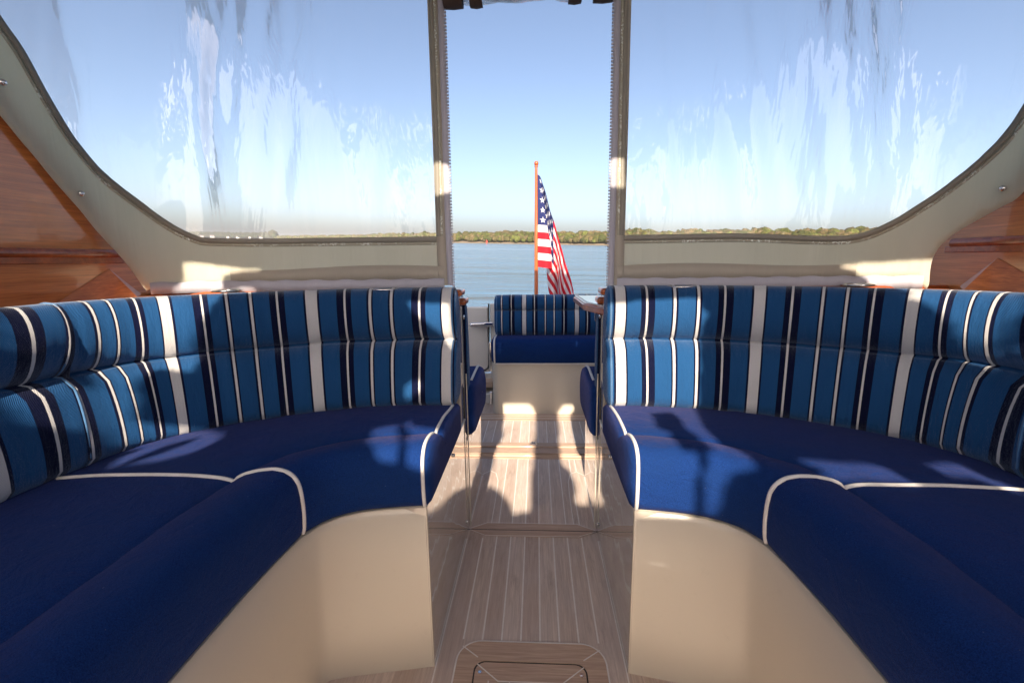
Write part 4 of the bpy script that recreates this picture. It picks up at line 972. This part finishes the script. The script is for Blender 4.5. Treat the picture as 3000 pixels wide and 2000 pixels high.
# ---------------------------------------------------------------- hardtop, its openings shaped to throw the sunlit patches
ROOF_Z = 2.0; ROOF_A = -2.5; ROOF_B = 1.75
HOLES = [[(-0.17,-1.693),(-0.175,-1.68),(-0.177,-1.66),(-0.183,-1.65),(-0.187,-1.62),(-0.237,-1.52),(-0.245,-1.51),(-0.29,-1.467),(-0.302,-1.47),(-0.305,-1.51),(-0.31,-1.519),(-0.33,-1.513),(-0.353,-1.5),(-0.355,-1.41),(-0.357,-1.4),(-0.366,-1.39),(-0.367,-1.35),(-0.404,-1.28),(-0.407,-1.26),(-0.418,-1.25),(-0.422,-1.24),(-0.41,-1.225),(-0.4,-1.221),(-0.39,-1.253),(-0.34,-1.267),(-0.32,-1.277),(-0.304,-1.29),(-0.3,-1.306),(-0.298,-1.3),(-0.295,-1.27),(-0.295,-1.01),(-0.293,-1.0),(-0.277,-0.99),(-0.275,-0.9),(-0.265,-0.87),(-0.267,-0.85),(-0.273,-0.84),(-0.275,-0.83),(-0.277,-0.77),(-0.283,-0.76),(-0.285,-0.75),(-0.285,-0.56),(-0.287,-0.53),(-0.293,-0.52),(-0.295,-0.51),(-0.295,-0.39),(-0.29,-0.377),(-0.13,-0.377),(-0.117,-0.39),(-0.097,-0.43),(-0.093,-0.47),(-0.087,-0.48),(-0.085,-0.49),(-0.085,-0.9),(-0.095,-0.93),(-0.09,-0.95),(-0.095,-0.97),(-0.095,-1.29),(-0.105,-1.32),(-0.105,-1.66),(-0.11,-1.673),(-0.14,-1.677),(-0.16,-1.693)],[(0.17,-1.683),(0.165,-1.67),(0.163,-1.64),(0.157,-1.63),(0.153,-1.58),(0.144,-1.57),(0.14,-1.544),(0.133,-1.61),(0.12,-1.615),(0.1,-1.615),(0.087,-1.61),(0.085,-1.6),(0.085,-1.53),(0.095,-1.5),(0.095,-1.41),(0.085,-1.38),(0.083,-1.32),(0.047,-1.25),(0.045,-1.24),(0.045,-0.87),(0.055,-0.84),(0.057,-0.49),(0.063,-0.48),(0.067,-0.46),(0.083,-0.43),(0.087,-0.41),(0.1,-0.387),(0.15,-0.385),(0.163,-0.39),(0.163,-0.46),(0.147,-0.49),(0.135,-0.53),(0.134,-1.07),(0.136,-1.12),(0.146,-1.13),(0.15,-1.156),(0.157,-1.09),(0.163,-1.08),(0.165,-1.07),(0.165,-0.82),(0.175,-0.79),(0.175,-0.51),(0.177,-0.5),(0.19,-0.495),(0.23,-0.493),(0.26,-0.477),(0.27,-0.475),(0.42,-0.477),(0.443,-0.49),(0.447,-0.54),(0.463,-0.57),(0.465,-0.59),(0.463,-0.61),(0.457,-0.62),(0.45,-0.65),(0.455,-0.67),(0.455,-0.69),(0.445,-0.72),(0.443,-0.77),(0.437,-0.78),(0.435,-0.79),(0.435,-0.9),(0.425,-0.93),(0.425,-1.08),(0.423,-1.09),(0.407,-1.12),(0.403,-1.14),(0.397,-1.15),(0.393,-1.19),(0.387,-1.2),(0.383,-1.24),(0.377,-1.25),(0.375,-1.26),(0.375,-1.32),(0.382,-1.34),(0.375,-1.37),(0.395,-1.42),(0.393,-1.5),(0.38,-1.513),(0.36,-1.517),(0.347,-1.53),(0.343,-1.56),(0.337,-1.57),(0.335,-1.58),(0.333,-1.65),(0.327,-1.66),(0.323,-1.68),(0.32,-1.683),(0.307,-1.68),(0.302,-1.5),(0.304,-1.49),(0.313,-1.48),(0.315,-1.47),(0.315,-1.42),(0.333,-1.4),(0.333,-1.38),(0.327,-1.37),(0.325,-1.36),(0.327,-1.35),(0.344,-1.33),(0.343,-1.32),(0.337,-1.31),(0.325,-1.27),(0.327,-1.24),(0.333,-1.23),(0.335,-1.22),(0.335,-1.16),(0.33,-1.147),(0.32,-1.145),(0.31,-1.147),(0.3,-1.153),(0.27,-1.157),(0.265,-1.17),(0.265,-1.21),(0.263,-1.22),(0.257,-1.23),(0.255,-1.25),(0.26,-1.265),(0.283,-1.28),(0.285,-1.3),(0.283,-1.31),(0.267,-1.34),(0.265,-1.39),(0.27,-1.403),(0.29,-1.407),(0.305,-1.42),(0.306,-1.43),(0.297,-1.44),(0.295,-1.45),(0.296,-1.52),(0.287,-1.53),(0.285,-1.54),(0.285,-1.67),(0.283,-1.68),(0.27,-1.685),(0.18,-1.685)],[(0.83,-1.589),(0.823,-1.56),(0.811,-1.55),(0.813,-1.54),(0.81,-1.528),(0.76,-1.525),(0.751,-1.52),(0.763,-1.49),(0.767,-1.46),(0.79,-1.453),(0.8,-1.447),(0.83,-1.445),(0.843,-1.45),(0.845,-1.48),(0.843,-1.49),(0.837,-1.5),(0.837,-1.52),(0.863,-1.55),(0.855,-1.56),(0.853,-1.57),(0.84,-1.585)],[(0.66,-1.563),(0.65,-1.557),(0.61,-1.553),(0.6,-1.547),(0.59,-1.545),(0.56,-1.555),(0.526,-1.55),(0.507,-1.53),(0.508,-1.52),(0.529,-1.51),(0.534,-1.5),(0.533,-1.49),(0.517,-1.48),(0.515,-1.45),(0.52,-1.438),(0.53,-1.437),(0.54,-1.443),(0.57,-1.447),(0.58,-1.453),(0.64,-1.457),(0.66,-1.467),(0.665,-1.48),(0.665,-1.51),(0.673,-1.55),(0.67,-1.562)],[(-0.99,-1.53),(-1.01,-1.515),(-1.017,-1.5),(-1.033,-1.48),(-1.033,-1.47),(-1.027,-1.46),(-1.024,-1.44),(-1.018,-1.43),(-1.02,-1.42),(-1.05,-1.439),(-1.054,-1.43),(-1.06,-1.334),(-1.063,-1.38),(-1.07,-1.39),(-1.09,-1.383),(-1.097,-1.35),(-1.107,-1.33),(-1.117,-1.31),(-1.13,-1.3),(-1.14,-1.283),(-1.14,-1.204),(-1.127,-1.17),(-1.12,-1.161),(-1.11,-1.159),(-1.094,-1.18),(-1.09,-1.198),(-1.086,-1.17),(-1.087,-1.16),(-1.107,-1.12),(-1.119,-1.11),(-1.123,-1.1),(-1.125,-1.09),(-1.116,-1.07),(-1.115,-1.06),(-1.117,-1.05),(-1.128,-1.04),(-1.129,-1.03),(-1.125,-1.01),(-1.137,-0.97),(-1.147,-0.95),(-1.173,-0.92),(-1.188,-0.89),(-1.191,-0.87),(-1.176,-0.84),(-1.175,-0.83),(-1.18,-0.8),(-1.18,-0.77),(-1.166,-0.73),(-1.146,-0.69),(-1.126,-0.66),(-1.07,-0.603),(-0.98,-0.534),(-0.91,-0.49),(-0.89,-0.49),(-0.88,-0.496),(-0.867,-0.51),(-0.865,-0.52),(-0.867,-0.53),(-0.875,-0.54),(-0.933,-0.57),(-0.935,-0.64),(-0.937,-0.65),(-0.943,-0.66),(-0.947,-0.71),(-0.953,-0.72),(-0.957,-0.75),(-0.963,-0.76),(-0.967,-0.82),(-0.973,-0.83),(-0.977,-0.86),(-0.99,-0.88),(-0.975,-0.93),(-0.977,-1.02),(-0.99,-1.025),(-1.02,-1.025),(-1.035,-1.03),(-1.043,-1.04),(-1.047,-1.07),(-1.053,-1.08),(-1.055,-1.09),(-1.055,-1.14),(-1.045,-1.17),(-1.045,-1.27),(-1.043,-1.28),(-1.03,-1.29),(-1.01,-1.285),(-0.95,-1.285),(-0.94,-1.287),(-0.91,-1.303),(-0.89,-1.307),(-0.867,-1.33),(-0.847,-1.37),(-0.847,-1.38),(-0.855,-1.4),(-0.857,-1.45),(-0.865,-1.46),(-0.91,-1.503),(-0.94,-1.507),(-0.989,-1.53)],[(-0.41,-1.483),(-0.423,-1.46),(-0.427,-1.43),(-0.437,-1.41),(-0.453,-1.39),(-0.484,-1.32),(-0.483,-1.28),(-0.47,-1.267),(-0.44,-1.254),(-0.43,-1.249),(-0.426,-1.25),(-0.423,-1.28),(-0.416,-1.29),(-0.414,-1.31),(-0.396,-1.33),(-0.386,-1.35),(-0.383,-1.37),(-0.374,-1.38),(-0.375,-1.48),(-0.38,-1.489),(-0.4,-1.485)],[(0.96,-1.087),(0.957,-1.07),(0.966,-1.06),(0.966,-1.04),(0.964,-1.03),(0.947,-1.01),(0.947,-1.0),(0.955,-0.99),(0.957,-0.98),(0.956,-0.97),(0.947,-0.96),(0.933,-0.91),(0.927,-0.9),(0.925,-0.86),(0.923,-0.85),(0.917,-0.84),(0.913,-0.8),(0.907,-0.79),(0.903,-0.76),(0.897,-0.75),(0.893,-0.72),(0.877,-0.69),(0.875,-0.68),(0.877,-0.66),(0.889,-0.65),(0.877,-0.63),(0.877,-0.62),(0.883,-0.61),(0.883,-0.6),(0.86,-0.587),(0.84,-0.583),(0.835,-0.57),(0.84,-0.557),(0.86,-0.55),(0.873,-0.55),(0.89,-0.558),(0.93,-0.584),(0.996,-0.65),(1.02,-0.686),(1.041,-0.73),(1.041,-0.75),(1.038,-0.76),(1.01,-0.785),(0.997,-0.81),(0.993,-0.84),(0.987,-0.85),(0.983,-0.88),(0.967,-0.91),(0.962,-0.98),(0.965,-0.99),(0.979,-1.0),(0.987,-1.01),(0.989,-1.02),(0.987,-1.03),(0.974,-1.05),(0.972,-1.07),(0.964,-1.08)],[(-0.46,-1.053),(-0.465,-1.04),(-0.463,-0.97),(-0.453,-0.95),(-0.434,-0.93),(-0.43,-0.927),(-0.417,-0.93),(-0.407,-0.95),(-0.405,-0.96),(-0.407,-1.0),(-0.44,-1.035),(-0.45,-1.053)],[(-0.31,-0.766),(-0.314,-0.75),(-0.323,-0.74),(-0.325,-0.72),(-0.333,-0.71),(-0.337,-0.69),(-0.357,-0.65),(-0.38,-0.625),(-0.39,-0.605),(-0.42,-0.575),(-0.433,-0.55),(-0.437,-0.53),(-0.443,-0.52),(-0.447,-0.5),(-0.453,-0.49),(-0.45,-0.478),(-0.41,-0.475),(-0.38,-0.485),(-0.33,-0.485),(-0.317,-0.49),(-0.315,-0.72),(-0.307,-0.73),(-0.308,-0.76)],[(-1.32,-0.581),(-1.324,-0.57),(-1.325,-0.55),(-1.325,-0.52),(-1.321,-0.5),(-1.325,-0.47),(-1.325,-0.39),(-1.321,-0.36),(-1.28,-0.429),(-1.27,-0.424),(-1.263,-0.41),(-1.247,-0.39),(-1.245,-0.38),(-1.25,-0.36),(-1.227,-0.32),(-1.223,-0.29),(-1.217,-0.28),(-1.215,-0.2),(-1.21,-0.187),(-1.19,-0.177),(-1.14,-0.175),(-1.13,-0.177),(-1.12,-0.183),(-1.08,-0.187),(-1.07,-0.193),(-1.04,-0.197),(-1.03,-0.203),(-0.97,-0.207),(-0.96,-0.213),(-0.933,-0.22),(-0.95,-0.233),(-0.97,-0.235),(-1.04,-0.237),(-1.05,-0.243),(-1.08,-0.247),(-1.103,-0.26),(-1.105,-0.31),(-1.104,-0.32),(-1.1,-0.325),(-1.06,-0.324),(-1.04,-0.31),(-1.0,-0.317),(-0.987,-0.33),(-0.988,-0.35),(-0.998,-0.37),(-1.002,-0.39),(-1.01,-0.4),(-1.03,-0.417),(-1.038,-0.42),(-1.08,-0.421),(-1.1,-0.416),(-1.14,-0.382),(-1.18,-0.38),(-1.2,-0.387),(-1.219,-0.41),(-1.238,-0.45),(-1.244,-0.47),(-1.284,-0.55),(-1.301,-0.57),(-1.315,-0.58)],[(1.17,-0.532),(1.16,-0.528),(1.144,-0.51),(1.114,-0.45),(1.098,-0.41),(1.09,-0.398),(1.08,-0.391),(1.06,-0.381),(1.02,-0.381),(0.98,-0.408),(0.96,-0.412),(0.95,-0.408),(0.947,-0.4),(0.95,-0.39),(0.98,-0.361),(0.99,-0.365),(0.994,-0.36),(0.997,-0.33),(0.994,-0.32),(0.97,-0.295),(0.96,-0.277),(0.925,-0.26),(0.91,-0.247),(0.896,-0.24),(0.891,-0.23),(0.9,-0.226),(0.96,-0.223),(0.97,-0.217),(0.98,-0.215),(1.08,-0.217),(1.09,-0.223),(1.11,-0.227),(1.149,-0.25),(1.16,-0.27),(1.16,-0.33),(1.167,-0.38),(1.173,-0.39),(1.175,-0.4),(1.175,-0.48),(1.185,-0.51),(1.18,-0.532)],[(-0.35,0.141),(-0.355,0.16),(-0.354,0.31),(-0.35,0.321),(-0.34,0.33),(-0.31,0.316),(-0.3,0.31),(-0.301,0.3),(-0.295,0.28),(-0.295,0.24),(-0.3,0.22),(-0.295,0.2),(-0.295,0.17),(-0.3,0.157),(-0.32,0.153),(-0.34,0.144)],[(0.23,0.157),(0.22,0.163),(0.2,0.167),(0.195,0.18),(0.2,0.21),(0.195,0.23),(0.195,0.3),(0.197,0.31),(0.205,0.32),(0.22,0.325),(0.243,0.32),(0.245,0.17),(0.24,0.157)]]
ISLES = [[(-0.98,-1.503),(-0.985,-1.49),(-0.985,-1.47),(-0.983,-1.46),(-0.977,-1.45),(-0.973,-1.42),(-0.93,-1.361),(-0.92,-1.366),(-0.915,-1.38),(-0.917,-1.39),(-0.933,-1.42),(-0.937,-1.44),(-0.97,-1.503)]]  # loose slabs added to keep spots inside a sun patch in shade
V, Fs = fill(rrect(-1.40, 1.38, ROOF_A, ROOF_B, .12), .25, HOLES)
vs, fs = slab(V, Fs, lambda p: Vector((p[0], p[1], ROOF_Z)), lambda p: Vector((p[0], p[1], ROOF_Z+.012)))
MBR = MB(); MBR.add(vs, fs)
for q in ISLES:
    V, Fs = fill(q, .1); MBR.add(*slab(V, Fs, lambda p: Vector((p[0], p[1], ROOF_Z)), lambda p: Vector((p[0], p[1], ROOF_Z+.012))))
rf = MBR.build('hardtop', 'headliner', smooth=False); tag(rf, 'off-white hardtop with openings shaped to throw the sun patches', 'roof')
fw = thing('windscreen', 'wooden windscreen frame and dash forward of the camera', 'windscreen')
MB().box((-1.31, -2.90, 0.0), (1.28, -2.80, 1.62), .01).build('dash', 'cream_gelcoat', fw)
for x in (-1.30, -.45, .42, 1.24): MB().box((x-.03, -2.89, 1.62), (x+.03, -2.83, 1.995), .01).build('mullion', 'varnished_rail', fw)

hm = bpy.data.materials.new('sea_haze'); hm.use_nodes = True; hn = hm.node_tree; hn.nodes.remove(hn.nodes['Principled BSDF'])
pv = hn.nodes.new('ShaderNodeVolumePrincipled'); pv.inputs['Density'].default_value = 0.00016; pv.inputs['Color'].default_value = (0.97, 0.985, 1.0, 1)
pv.inputs['Anisotropy'].default_value = 0.2; hn.links.new(pv.outputs[0], hn.nodes['Material Output'].inputs['Volume']); MATS['sea_haze'] = hm
hz_ = MB().box((-4200, -4200, -2), (4200, 4200, 45)).build('haze', 'sea_haze', boat=False, smooth=False); tag(hz_, kind='stuff')
hz_.visible_shadow = True
# ---------------------------------------------------------------- seat the boat in the water
for o in BOAT: o.matrix_world = MBW @ o.matrix_basis
